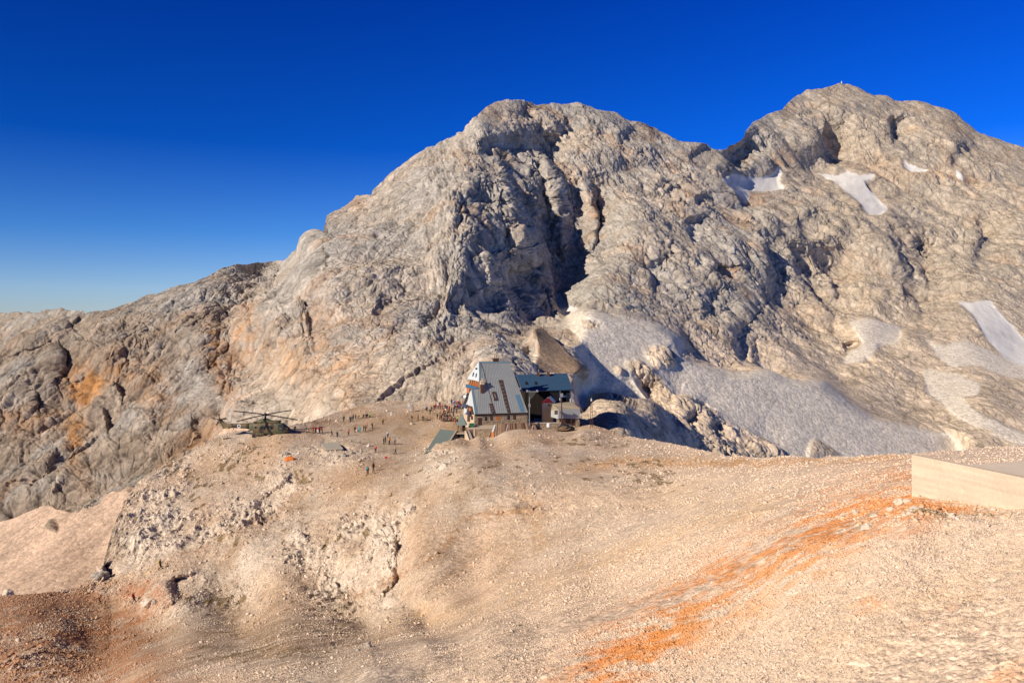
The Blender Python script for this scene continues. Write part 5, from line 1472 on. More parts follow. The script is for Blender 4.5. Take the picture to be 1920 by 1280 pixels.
for sy in (-1, 1):
    bm = bmesh.new()
    loft(bm, [(.4, .12, .4, .7), (-.2, .34, .3, .95), (-1.6, .4, .3, 1.05), (-2.8, .34, .4, 1.0), (-3.5, .12, .6, .9)], 12)
    for v in bm.verts: v.co.y += sy * 1.2
    link_mesh('sponson', bm, M_CAMO, heli, True)
    bm = bmesh.new(); tube(bm, (-2.55, sy * 1.3 - .14, .12), (-2.55, sy * 1.3 + .14, .12), .36, seg=16); tube(bm, (-2.55, sy * 1.3, .12), (-2.35, sy * 1.15, .6), .09, seg=8); link_mesh('wheel', bm, m_hblack, heli)
    # cabin windows and cockpit glazing
    for x, z, w, h in ((-.6, 2.2, .62, .74), (.12, 2.2, .54, .74), (1.05, 2.32, .5, .72), (1.85, 2.2, .56, .8), (-2.1, 2.3, .5, .5)):
        bm = bmesh.new(); yy = 1.115 if x > -2 else 1.06
        prism(bm, [Vector((x + sx * w / 2 * (1 if k else 1), sy * yy, z + sz * h / 2)) for k, (sx, sz) in enumerate(((-1, -1), (1, -1), (1, 1), (-1, 1)))], (0, -sy * .08, 0))
        link_mesh('window', bm, m_hglass, heli)
    bm = bmesh.new()
    prism(bm, [Vector((3.55, sy * 1.1, 1.75)), Vector((4.55, sy * 1.02, 1.35)), Vector((5.35, sy * .80, 1.9)), Vector((4.85, sy * .90, 2.75)), Vector((4.2, sy * .95, 3.05)), Vector((3.55, sy * 1.02, 2.95))], (0, -sy * .1, 0)); link_mesh('cockpit_door_glass', bm, m_hglass, heli)
    # roundel on the tail boom
    bm = bmesh.new()
    def disc(r0, r1, y, mi):
        rr = [[bm.verts.new((-6.5 + r * math.cos(k * math.pi / 16), y, 2.55 + r * math.sin(k * math.pi / 16))) for k in range(32)] for r in (r0, r1)]
        for k in range(32):
            f = bm.faces.new((rr[0][k], rr[0][(k + 1) % 32], rr[1][(k + 1) % 32], rr[1][k])); f.material_index = mi
    disc(.02, .26, sy * .475, 0); disc(.26, .46, sy * .470, 1)
    link_mesh('roundel', bm, [pm('roundel blue', (.02, .025, .06)), m_white], heli)
bm = bmesh.new(); loft(bm, [(6.3, .07, 1.66, 1.86), (6.02, .39, 1.35, 2.12), (5.6, .66, 1.2, 2.42)], 18); link_mesh('nose_radome', bm, m_hblack, heli, True)
bm = bmesh.new(); loft(bm, [(5.62, .58, 2.3, 2.5), (5.2, .72, 2.1, 2.83), (4.75, .82, 2.1, 3.12), (4.45, .7, 2.6, 3.3)], 16); link_mesh('windscreen', bm, m_hglass, heli, True)
bm = bmesh.new(); tube(bm, (4.5, -.16, .12), (4.5, .16, .12), .28, seg=14); tube(bm, (4.5, 0, .15), (4.45, 0, .75), .08, seg=8); link_mesh('nose_wheel', bm, m_hblack, heli)
bm = bmesh.new(); tube(bm, (-8.0, 0, 2.05), (-8.05, 0, 1.5), .06, seg=6); link_mesh('tail_skid', bm, m_hblack, heli)

# ------------------------------------------------------------------ concrete slab, orange bundle, beams and markers on the spur
cs = empty('concrete_slab', ground(622, 843)); tag(cs, 'flat weathered concrete slab on the slope below the helicopter', 'slab')
cb_ = own(cs)
c4 = [at(x_, y_, d_ + min(0, ground(x_, y_).y - d_) - 3.0) for x_, y_, d_ in ((602.5, 830.6, 199), (631, 828.4, 199), (643, 839.4, 193), (610, 841.6, 193))]
zz = max(p.z for p in c4); c4 = [Vector((p.x, p.y, p.z)) for p in c4]
bm = bmesh.new(); prism(bm, c4, (0, 0, -.28)); cb_(link_mesh('top', bm, m_concg))
bm = bmesh.new(); cc_ = sum(c4, Vector()) / 4; prism(bm, [cc_ + (p - cc_) * .95 - Vector((0, 0, .28)) for p in c4], (0, 0, -1.6)); cb_(link_mesh('base', bm, m_stone))
g = ground(543, 863)
lump('orange_bundle', 'bright orange bundle lying on the stony slope below the helicopter', 'bundle', g + Vector((0, 0, .25)), (1.05, .5, .62), pm('orange sheeting', (.75, .20, .03), .6), 5, 3, .3)
g = ground(426, 823)
bm = bmesh.new(); box(bm, (0, 0, .12), (1.75, .3, .3)); box(bm, (-.6, 0, -.1), (.12, .25, .3)); box(bm, (.6, 0, -.1), (.12, .25, .3))
o = link_mesh('timber_beam', bm, m_brown); o.location = g; o.rotation_euler = (0, math.radians(-4), .1); tag(o, 'dark timber beam lying under the helicopter tail', 'beam')
g = ground(487, 838)
bm = bmesh.new(); box(bm, (0, 0, .06), (3.8, .45, .14)); o = link_mesh('timber_plank', bm, m_lightwood); o.location = g + Vector((0, 0, .1)); o.rotation_euler = (0, 0, .05); tag(o, 'pale plank on the slope under the helicopter cabin', 'plank')
mk = empty('trail_marker', ground(724.6, 872)); tag(mk, 'red round trail marker on a thin pole beside the path', 'marker')
mb = Vector(mk.location); mp_ = own(mk)
bm = bmesh.new(); tube(bm, mb - Vector((0, 0, .3)), mb + Vector((0, 0, 1.5)), .03, seg=6); mp_(link_mesh('pole', bm, m_brown))
bm = bmesh.new(); tube(bm, mb + Vector((0, -.04, 1.65)), mb + Vector((0, .02, 1.65)), .3, seg=16); mp_(link_mesh('disc', bm, m_red))

# weather screen, posts and sign west of the terrace
wsb = ground(768, 772)
ws = empty('weather_screen', wsb); tag(ws, 'white louvred weather screen on tall legs west of the terrace', 'weather screen')
wpn = own(ws)
bm = bmesh.new(); box(bm, wsb + Vector((-.1, 0, 2.0)), (.75, .7, .9)); box(bm, wsb + Vector((-.1, 0, 2.5)), (.9, .85, .1))
for k in range(5): box(bm, wsb + Vector((-.1, -.37, 1.66 + k * .17)), (.7, .05, .06))
wpn(link_mesh('box', bm, m_white))
for sx in (-1, 1):
    for sy in (-1, 1):
        bm = bmesh.new(); box(bm, wsb + Vector((-.1 + sx * .3, sy * .28, .7)), (.08, .08, 1.7)); wpn(link_mesh('leg', bm, m_white))
bm = bmesh.new()
for k in range(5): box(bm, wsb + Vector((.5, -.1 - .1 * k, 1.4 - .28 * k)), (.4, .1, .05))
tube(bm, wsb + Vector((.32, 0, 1.5)), wsb + Vector((.32, -.55, 0)), .03, seg=5); tube(bm, wsb + Vector((.7, 0, 1.5)), wsb + Vector((.7, -.55, 0)), .03, seg=5)
wpn(link_mesh('ladder', bm, m_white))
for i, (px, py, h, nm, lab) in enumerate(((775, 771, 3.0, 'instrument_mast', 'thin instrument mast just right of the weather screen'), (722, 786, 2.2, 'marker_post', 'brown wooden post beside the yellow jacket hiker'), (792.8, 776, 1.7, 'marker_post', 'dark post at the left end of the terrace'), (721, 784, 0, '', ''))):
    if not nm: continue
    b_ = ground(px, py); o = empty(nm, b_); tag(o, lab, 'post' if 'post' in nm else 'mast'); q = own(o)
    bm = bmesh.new(); tube(bm, b_ - Vector((0, 0, .3)), b_ + Vector((0, 0, h)), .045, .035, 6); q(link_mesh('pole', bm, m_brown if 'post' in nm else m_steel))
    bm = bmesh.new(); box(bm, b_ + Vector((0, 0, h)), (.28 if 'post' in nm else .6, .08, .1)); q(link_mesh('cap', bm, m_brown if 'post' in nm else m_steel))
b_ = ground(733, 785); o = empty('info_sign', b_); tag(o, 'pale upright information board on the slope left of the weather screen', 'sign'); q = own(o)
bm = bmesh.new(); tube(bm, b_ - Vector((0, 0, .3)), b_ + Vector((0, 0, 1.0)), .05, seg=6); q(link_mesh('post', bm, m_steel))
bm = bmesh.new(); box(bm, b_ + Vector((0, 0, 1.45)), (.32, .06, 1.05)); q(link_mesh('panel', bm, m_white))

# ------------------------------------------------------------------ picnic tables on the terrace
def picnic(px, py, rz, label, mat):
    g = ground(px, py); o = empty('picnic_table', g, rz); tag(o, label, 'picnic table', 'picnic tables on the hut terrace')
    bm = bmesh.new()
    for k in range(4): box(bm, (0, -.3 + .2 * k, .74), (2.2, .18, .05))
    link_mesh('tabletop', bm, mat, o)
    for sy in (-1, 1):
        bm = bmesh.new(); box(bm, (0, sy * .72, .44), (2.2, .28, .05)); link_mesh('bench', bm, mat, o)
    for sx in (-1, 1):
        bm = bmesh.new(); prism(bm, [Vector(v) for v in ((sx * .8, -.65, -.3), (sx * .8, -.5, -.3), (sx * .8, -.1, .715), (sx * .8, -.25, .715))], (.07, 0, 0)); prism(bm, [Vector(v) for v in ((sx * .8, .65, -.3), (sx * .8, .5, -.3), (sx * .8, .1, .715), (sx * .8, .25, .715))], (.07, 0, 0)); box(bm, (sx * .8 + .1, 0, .385), (.06, 1.6, .06)); link_mesh('leg', bm, mat, o)
    return o


picnic(826, 778, -.5, 'pale picnic table, leftmost of the upper pair on the terrace', m_lightwood)
picnic(835.5, 774, -.5, 'pale yellow picnic table nearest the red jackets on the terrace', m_lightwood)
picnic(838, 784, -.4, 'brown picnic table in the middle of the terrace crowd', m_wood)
picnic(848, 789, .2, 'brown picnic table beside the pyramid shelter', m_wood)
picnic(833, 790, .3, 'brown picnic table at the lower left corner of the terrace', m_wood)
picnic(858, 766, .1, 'brown picnic table close under the hut gable', m_wood)

# ------------------------------------------------------------------ concrete platform on the near right
pf = empty('concrete_platform', Vector((15.3, 28, -6.2))); tag(pf, 'smooth pale concrete platform wall at the right edge of the slope', 'platform')
fp = own(pf)
w0, w1, wtop = Vector((14.49, 30.0, 0)), Vector((17.0, 22.0, 0)), -4.88
dirw = (w1 - w0).normalized(); inw = Vector((-dirw.y, dirw.x, 0))
if inw.x < 0: inw = -inw
bm = bmesh.new(); prism(bm, [Vector((w0.x, w0.y, wtop)), Vector((w1.x, w1.y, wtop - .02)), Vector((w1.x, w1.y, -8)), Vector((w0.x, w0.y, -8))], inw * .32)
bmesh.ops.bevel(bm, geom=list(bm.edges), offset=.02, segments=2, affect='EDGES')
def boarded():
    m = pm('board marked concrete', (.74, .58, .41), .92, 0, .10, .7)
    N, L = m.node_tree.nodes, m.node_tree.links
    b = N['Principled BSDF']; src = b.inputs['Base Color'].links[0].from_socket
    tc = N.new('ShaderNodeTexCoord'); mp = N.new('ShaderNodeMapping'); mp.inputs['Scale'].default_value = (.35, .35, 7)
    L.new(tc.outputs['Object'], mp.inputs[0])
    n = N.new('ShaderNodeTexNoise'); n.inputs['Scale'].default_value = 1.0; n.inputs['Detail'].default_value = 5; L.new(mp.outputs[0], n.inputs['Vector'])
    n2 = N.new('ShaderNodeTexNoise'); n2.inputs['Scale'].default_value = 9; n2.inputs['Detail'].default_value = 8; n2.inputs['Roughness'].default_value = .75; L.new(tc.outputs['Object'], n2.inputs['Vector'])
    ad = N.new('ShaderNodeMath'); ad.operation = 'ADD'; L.new(n.outputs['Fac'], ad.inputs[0]); L.new(n2.outputs['Fac'], ad.inputs[1])
    r = N.new('ShaderNodeMapRange'); r.inputs['From Min'].default_value = .7; r.inputs['From Max'].default_value = 1.3; r.inputs['To Min'].default_value = .8; r.inputs['To Max'].default_value = 1.12; L.new(ad.outputs[0], r.inputs['Value'])
    x = N.new('ShaderNodeMix'); x.data_type = 'RGBA'; x.blend_type = 'MULTIPLY'; x.inputs['Factor'].default_value = 1; L.new(src, x.inputs[6]); L.new(r.outputs[0], x.inputs[7]); L.new(x.outputs[2], b.inputs['Base Color'])
    bp = N.new('ShaderNodeBump'); bp.inputs['Strength'].default_value = .5; bp.inputs['Distance'].default_value = .02; L.new(ad.outputs[0], bp.inputs['Height']); L.new(bp.outputs[0], b.inputs['Normal'])
    return m


m_cwall = boarded()
fp(link_mesh('parapet', bm, m_cwall))
bm = bmesh.new(); a0 = w0 + dirw * 1.7 + inw * .322; a1 = w1 + inw * .322
prism(bm, [Vector((a0.x, a0.y, wtop - .14)), Vector((a1.x, a1.y, wtop - .16)), Vector((a1.x, a1.y, wtop - .16)) + inw * 6, Vector((a0.x, a0.y, wtop - .14)) + inw * 5 + dirw * -.2], (0, 0, -1.4)); fp(link_mesh('slab', bm, pm('brightened platform floor', (.86, .69, .51), .95, 0, .1, 1.5)))  # top paler than the parapet: extra light is painted into its colour

# ------------------------------------------------------------------ tower on the far summit
tz_ = at(1577, 158, 1180)
top_v = MV[0, int(np.argmin(np.abs(np.arange(MV.shape[1]) - (1577 + 330) / (1.25 / DETAIL))))]
tw = empty('summit_tower', Vector(top_v) + Vector((0, 0, -1.0))); tag(tw, 'tiny pale metal tower on the very top of the far summit', 'tower')
tl = Vector(tw.location); q = own(tw)
bm = bmesh.new(); tube(bm, tl, tl + Vector((0, 0, 2.6)), .75, .75, 12); q(link_mesh('drum', bm, m_white))
bm = bmesh.new(); tube(bm, tl + Vector((0, 0, 2.6)), tl + Vector((0, 0, 3.7)), .95, .05, 12); q(link_mesh('roof', bm, m_white))
bm = bmesh.new(); tube(bm, tl + Vector((0, 0, 3.6)), tl + Vector((0, 0, 4.6)), .06, .06, 5); prism(bm, [tl + Vector((.05, 0, 4.6)), tl + Vector((.6, 0, 4.5)), tl + Vector((.05, 0, 4.25))], (0, .03, 0)); q(link_mesh('vane', bm, m_white))

for k, (px, py, ln, rz) in enumerate(((799, 788, 2.6, .25), (802, 791, 3.0, .3), (804, 785, 2.4, .2), (798, 783, 2.2, .28))):
    g = ground(px, py); bm = bmesh.new(); box(bm, (0, 0, .16), (ln, .24, .24)); bmesh.ops.bevel(bm, geom=list(bm.edges), offset=.02, segments=1, affect='EDGES')
    o = link_mesh('timber_beam', bm, m_lightwood if k % 2 else m_wood); o.location = g; o.rotation_euler = (0, 0, rz)
    tag(o, ['short brown beam in the stack below the terrace, second from the front', 'longest pale beam at the front of the stack below the terrace', 'brown beam third from the front below the terrace', 'short pale beam at the back of the stack below the terrace'][k], 'beam', 'timber beams laid below the terrace')
# ------------------------------------------------------------------ people
def skin_mesh(name, nodes, edges):
    me = bpy.data.meshes.new(name)
    me.from_pydata([n[0] for n in nodes], edges, [])
    o = bpy.data.objects.new(name, me); COL.objects.link(o)
    sk = o.modifiers.new('s', 'SKIN'); sk.use_smooth_shade = True
    for i, n in enumerate(nodes):
        v = me.skin_vertices[0].data[i]; r = n[1]
        v.radius = (r, r) if not isinstance(r, tuple) else r
        v.use_root = (i == 0)
    sd = o.modifiers.new('d', 'SUBSURF'); sd.levels = 1; sd.render_levels = 1
    dg = bpy.context.evaluated_depsgraph_get()
    out = bpy.data.meshes.new_from_object(o.evaluated_get(dg))
    bpy.data.objects.remove(o)
    out.name = name
    return out


def joints(pose):
    J = dict(pelvis=(0, 0, .93), waist=(0, 0, 1.08), chest=(0, .01, 1.3), neck=(0, 0, 1.47), head=(0, .02, 1.63), crown=(0, .02, 1.72))
    for s, k in ((-1, 'l'), (1, 'r')):
        J['hip' + k] = (s * .1, 0, .9); J['kn' + k] = (s * .11, .03, .5); J['an' + k] = (s * .12, 0, .09); J['to' + k] = (s * .14, .17, .045)
        J['sh' + k] = (s * .19, 0, 1.41); J['el' + k] = (s * .25, -.03, 1.14); J['wr' + k] = (s * .24, .07, .9); J['ha' + k] = (s * .235, .1, .82)
    if pose == 'walk':
        J.update(knl=(-.1, .2, .52), anl=(-.1, .34, .1), tol=(-.11, .5, .08), knr=(.1, .04, .5), anr=(.1, -.3, .17), tor=(.11, -.17, .05),
                 ell=(-.25, -.14, 1.15), wrl=(-.24, -.16, .9), hal=(-.235, -.14, .82), elr=(.25, .08, 1.15), wrr=(.23, .25, .98), har=(.22, .31, .92))
    if pose == 'raise':
        J.update(elr=(.36, .1, 1.5), wrr=(.28, .17, 1.72), har=(.25, .19, 1.8))
    if pose == 'hips':
        J.update(ell=(-.38, -.08, 1.18), wrl=(-.2, .05, 1.02), hal=(-.14, .1, 1.0), elr=(.38, -.08, 1.18), wrr=(.2, .05, 1.02), har=(.14, .1, 1.0))
    if pose == 'fold':
        J.update(ell=(-.25, .05, 1.15), wrl=(-.05, .2, 1.16), hal=(.03, .21, 1.17), elr=(.25, .05, 1.15), wrr=(.05, .24, 1.2), har=(-.03, .25, 1.21))
    if pose == 'sit':
        d = -.44
        for k in ('pelvis', 'waist', 'chest', 'neck', 'head', 'crown', 'shl', 'shr'):
            x, y, z = J[k]; J[k] = (x, y + (z - .93) * .18, z + d)
        for s, k in ((-1, 'l'), (1, 'r')):
            J['hip' + k] = (s * .1, .02, .5); J['kn' + k] = (s * .14, .44, .52); J['an' + k] = (s * .14, .42, .09); J['to' + k] = (s * .16, .58, .045)
            J['el' + k] = (s * .26, .1, .74); J['wr' + k] = (s * .16, .32, .66); J['ha' + k] = (s * .12, .39, .64)
    return J


def build_pose(pose):
    J = joints(pose)
    V = Vector
    def chain(names, radii, start=0):
        return [(J[n], r) for n, r in zip(names, radii)]
    core = [(J['pelvis'], (.135, .11)), (J['waist'], (.12, .095)), (J['chest'], (.15, .11)), (J['neck'], .052), (J['head'], (.078, .092)), (J['crown'], (.06, .07))]
    n = list(core); e = [(0, 1), (1, 2), (2, 3), (3, 4), (4, 5)]
    for k in 'lr':
        b = len(n); n += chain(['sh' + k, 'el' + k, 'wr' + k, 'ha' + k], [.058, .042, .029, .034]); e += [(2, b), (b, b + 1), (b + 1, b + 2), (b + 2, b + 3)]
        b = len(n); n += chain(['hip' + k, 'kn' + k, 'an' + k], [.088, .058, .04]); e += [(0, b), (b, b + 1), (b + 1, b + 2)]
    body = skin_mesh('body', n, e)
    bm = bmesh.new(); bm.from_mesh(body)
    h = V(J['head'])
    for sx in (-1, 1):      # ears, eyes
        tube(bm, h + V((sx * .075, -.005, 0)), h + V((sx * .092, -.012, .005)), .025, .02, 6)
        tube(bm, h + V((sx * .032, .085, .012)), h + V((sx * .032, .099, .012)), .012, .008, 6)
    tube(bm, h + V((0, .085, .01)), h + V((0, .118, -.025)), .012, .018, 6)
    tube(bm, h + V((-.025, .09, -.055)), h + V((.025, .09, -.055)), .009, .009, 5)
    for s, k in ((-1, 'l'), (1, 'r')):      # four fingers and a thumb
        w, a = V(J['wr' + k]), V(J['ha' + k]); d = (a - w).normalized(); q = d.to_track_quat('Z', 'Y').to_matrix()
        for i, L_ in enumerate((.072, .082, .076, .06)):
            p = a + q @ V(((i - 1.5) * .018, 0, .02)); m_ = p + d * L_ * .55; tube(bm, p, m_, .009, .0085, 5); tube(bm, m_, m_ + (d + V((0, .35, -.1))).normalized() * L_ * .5, .0085, .007, 5)
        p = a + q @ V((-s * .03, .005, -.02)); tube(bm, p, p + (d + q @ V((-s * .8, .3, 0))).normalized() * .055, .01, .008, 5)
    bm.to_mesh(body); bm.free()
    n = [(J['pelvis'], (.155, .135)), (J['waist'], (.145, .122)), (J['chest'], (.178, .138)), ((J['neck'][0], J['neck'][1], J['neck'][2] - .03), .07)]
    e = [(0, 1), (1, 2), (2, 3)]
    for k in 'lr':
        b = len(n); n += chain(['sh' + k, 'el' + k, 'wr' + k], [.08, .064, .05]); e += [(2, b), (b, b + 1), (b + 1, b + 2)]
    jacket = skin_mesh('jacket', n, e)
    p = J['pelvis']
    n = [((p[0], p[1], p[2] + .02), (.145, .125))]; e = []
    for k in 'lr':
        b = len(n); n += chain(['hip' + k, 'kn' + k, 'an' + k], [.108, .082, .066]); e += [(0, b), (b, b + 1), (b + 1, b + 2)]
    trousers = skin_mesh('trousers', n, e)
    bm = bmesh.new()
    for k in 'lr':
        a, t = V(J['an' + k]), V(J['to' + k]); f = (t - a); f.z = 0; f.normalize(); s = V((-f.y, f.x, 0))
        z0 = min(a.z - .085, t.z - .04)
        pts = [a - f * .07 + s * .045, a - f * .07 - s * .045, a + f * .06 - s * .05, t - s * .045, t + s * .045, a + f * .06 + s * .05]
        prism(bm, [V((q_.x, q_.y, z0)) for q_ in pts], (0, 0, .075)); tube(bm, V((a.x, a.y, z0 + .05)), V((a.x, a.y, a.z + .08)), .06, .065, 8)
    bmesh.ops.recalc_face_normals(bm, faces=bm.faces)
    boots = bpy.data.meshes.new('boots'); bm.to_mesh(boots); bm.free()
    bm = bmesh.new(); bmesh.ops.create_icosphere(bm, subdivisions=2, radius=1)
    for v in bm.verts:
        x, y, z = v.co; back_ = 1.0 if y < .25 else .9
        v.co = h + V((x * .098, y * .108 - .018, max(z, -.35 if y < .2 else .25) * .115 + .028)) * 1.0
    hair = bpy.data.meshes.new('hair'); bm.to_mesh(hair); bm.free()
    bm = bmesh.new(); c = V(J['chest']); ln = (V(J['neck']) - V(J['waist'])).normalized(); bx_ = ln.to_track_quat('Z', 'Y').to_matrix()
    box(bm, c + V((0, -.235, -.02)), (.3, .2, .52)); bmesh.ops.bevel(bm, geom=list(bm.edges), offset=.06, segments=2, affect='EDGES')
    tube(bm, c + V((-.15, -.24, .27)), c + V((.15, -.24, .27)), .07, .07, 8)
    for sx in (-1, 1):
        tube(bm, c + V((sx * .11, -.14, .16)), c + V((sx * .11, .14, .08)), .025, seg=5); tube(bm, c + V((sx * .11, .14, .08)), c + V((sx * .14, -.14, -.2)), .022, seg=5)
    bmesh.ops.recalc_face_normals(bm, faces=bm.faces)
    pack = bpy.data.meshes.new('backpack'); bm.to_mesh(pack); bm.free()
    skin = pm('skin', (.52, .30, .20), .6, 0, .05)
    for me_ in (body, jacket, trousers, boots, hair, pack):
        me_.materials.clear(); me_.materials.append(skin)
        me_.polygons.foreach_set('use_smooth', [True] * len(me_.polygons))
    return dict(body=body, jacket=jacket, trousers=trousers, boots=boots, hair=hair, backpack=pack)


POSES = {p: build_pose(p) for p in ('stand', 'walk', 'raise', 'hips', 'fold', 'sit')}
CLOTH = dict(black=(.018, .018, .022), dark=(.04, .036, .04), navy=(.02, .028, .07), grey=(.16, .16, .17), red=(.58, .03, .035), darkred=(.28, .025, .03), pink=(.62, .14, .19), coral=(.6, .12, .08), orange=(.70, .20, .03),
             yellow=(.68, .48, .04), lime=(.35, .65, .05), turquoise=(.03, .36, .46), teal=(.02, .12, .14), blue=(.04, .12, .38), paleblue=(.45, .52, .68), purple=(.20, .06, .24), maroon=(.15, .03, .035), brown=(.14, .07, .04), olive=(.11, .11, .06),
             white=(.72, .70, .68), beige=(.5, .4, .28), green=(.05, .12, .06))
SK = pm('skin', (.52, .30, .20))


def cloth(c): return pm('cloth ' + c, CLOTH[c], .85, 0, .08, 6, .15)


def person(loc, pose, jac, tro, hair, rz, pack, label, group, s=1.0):
    o = empty('person', loc, math.radians(rz)); o.scale = (s, s, s)
    tag(o, label, 'person', group)
    P = POSES[pose]
    for part, mat in (('body', SK), ('jacket', cloth(jac)), ('trousers', cloth(tro)), ('boots', cloth('brown')), ('hair', cloth(hair)), ('backpack', cloth(pack) if pack else None)):
        if mat is None: continue
        c = bpy.data.objects.new(part, P[part]); COL.objects.link(c); c.parent = o
        c.material_slots[0].link = 'OBJECT'; c.material_slots[0].material = mat
    return o


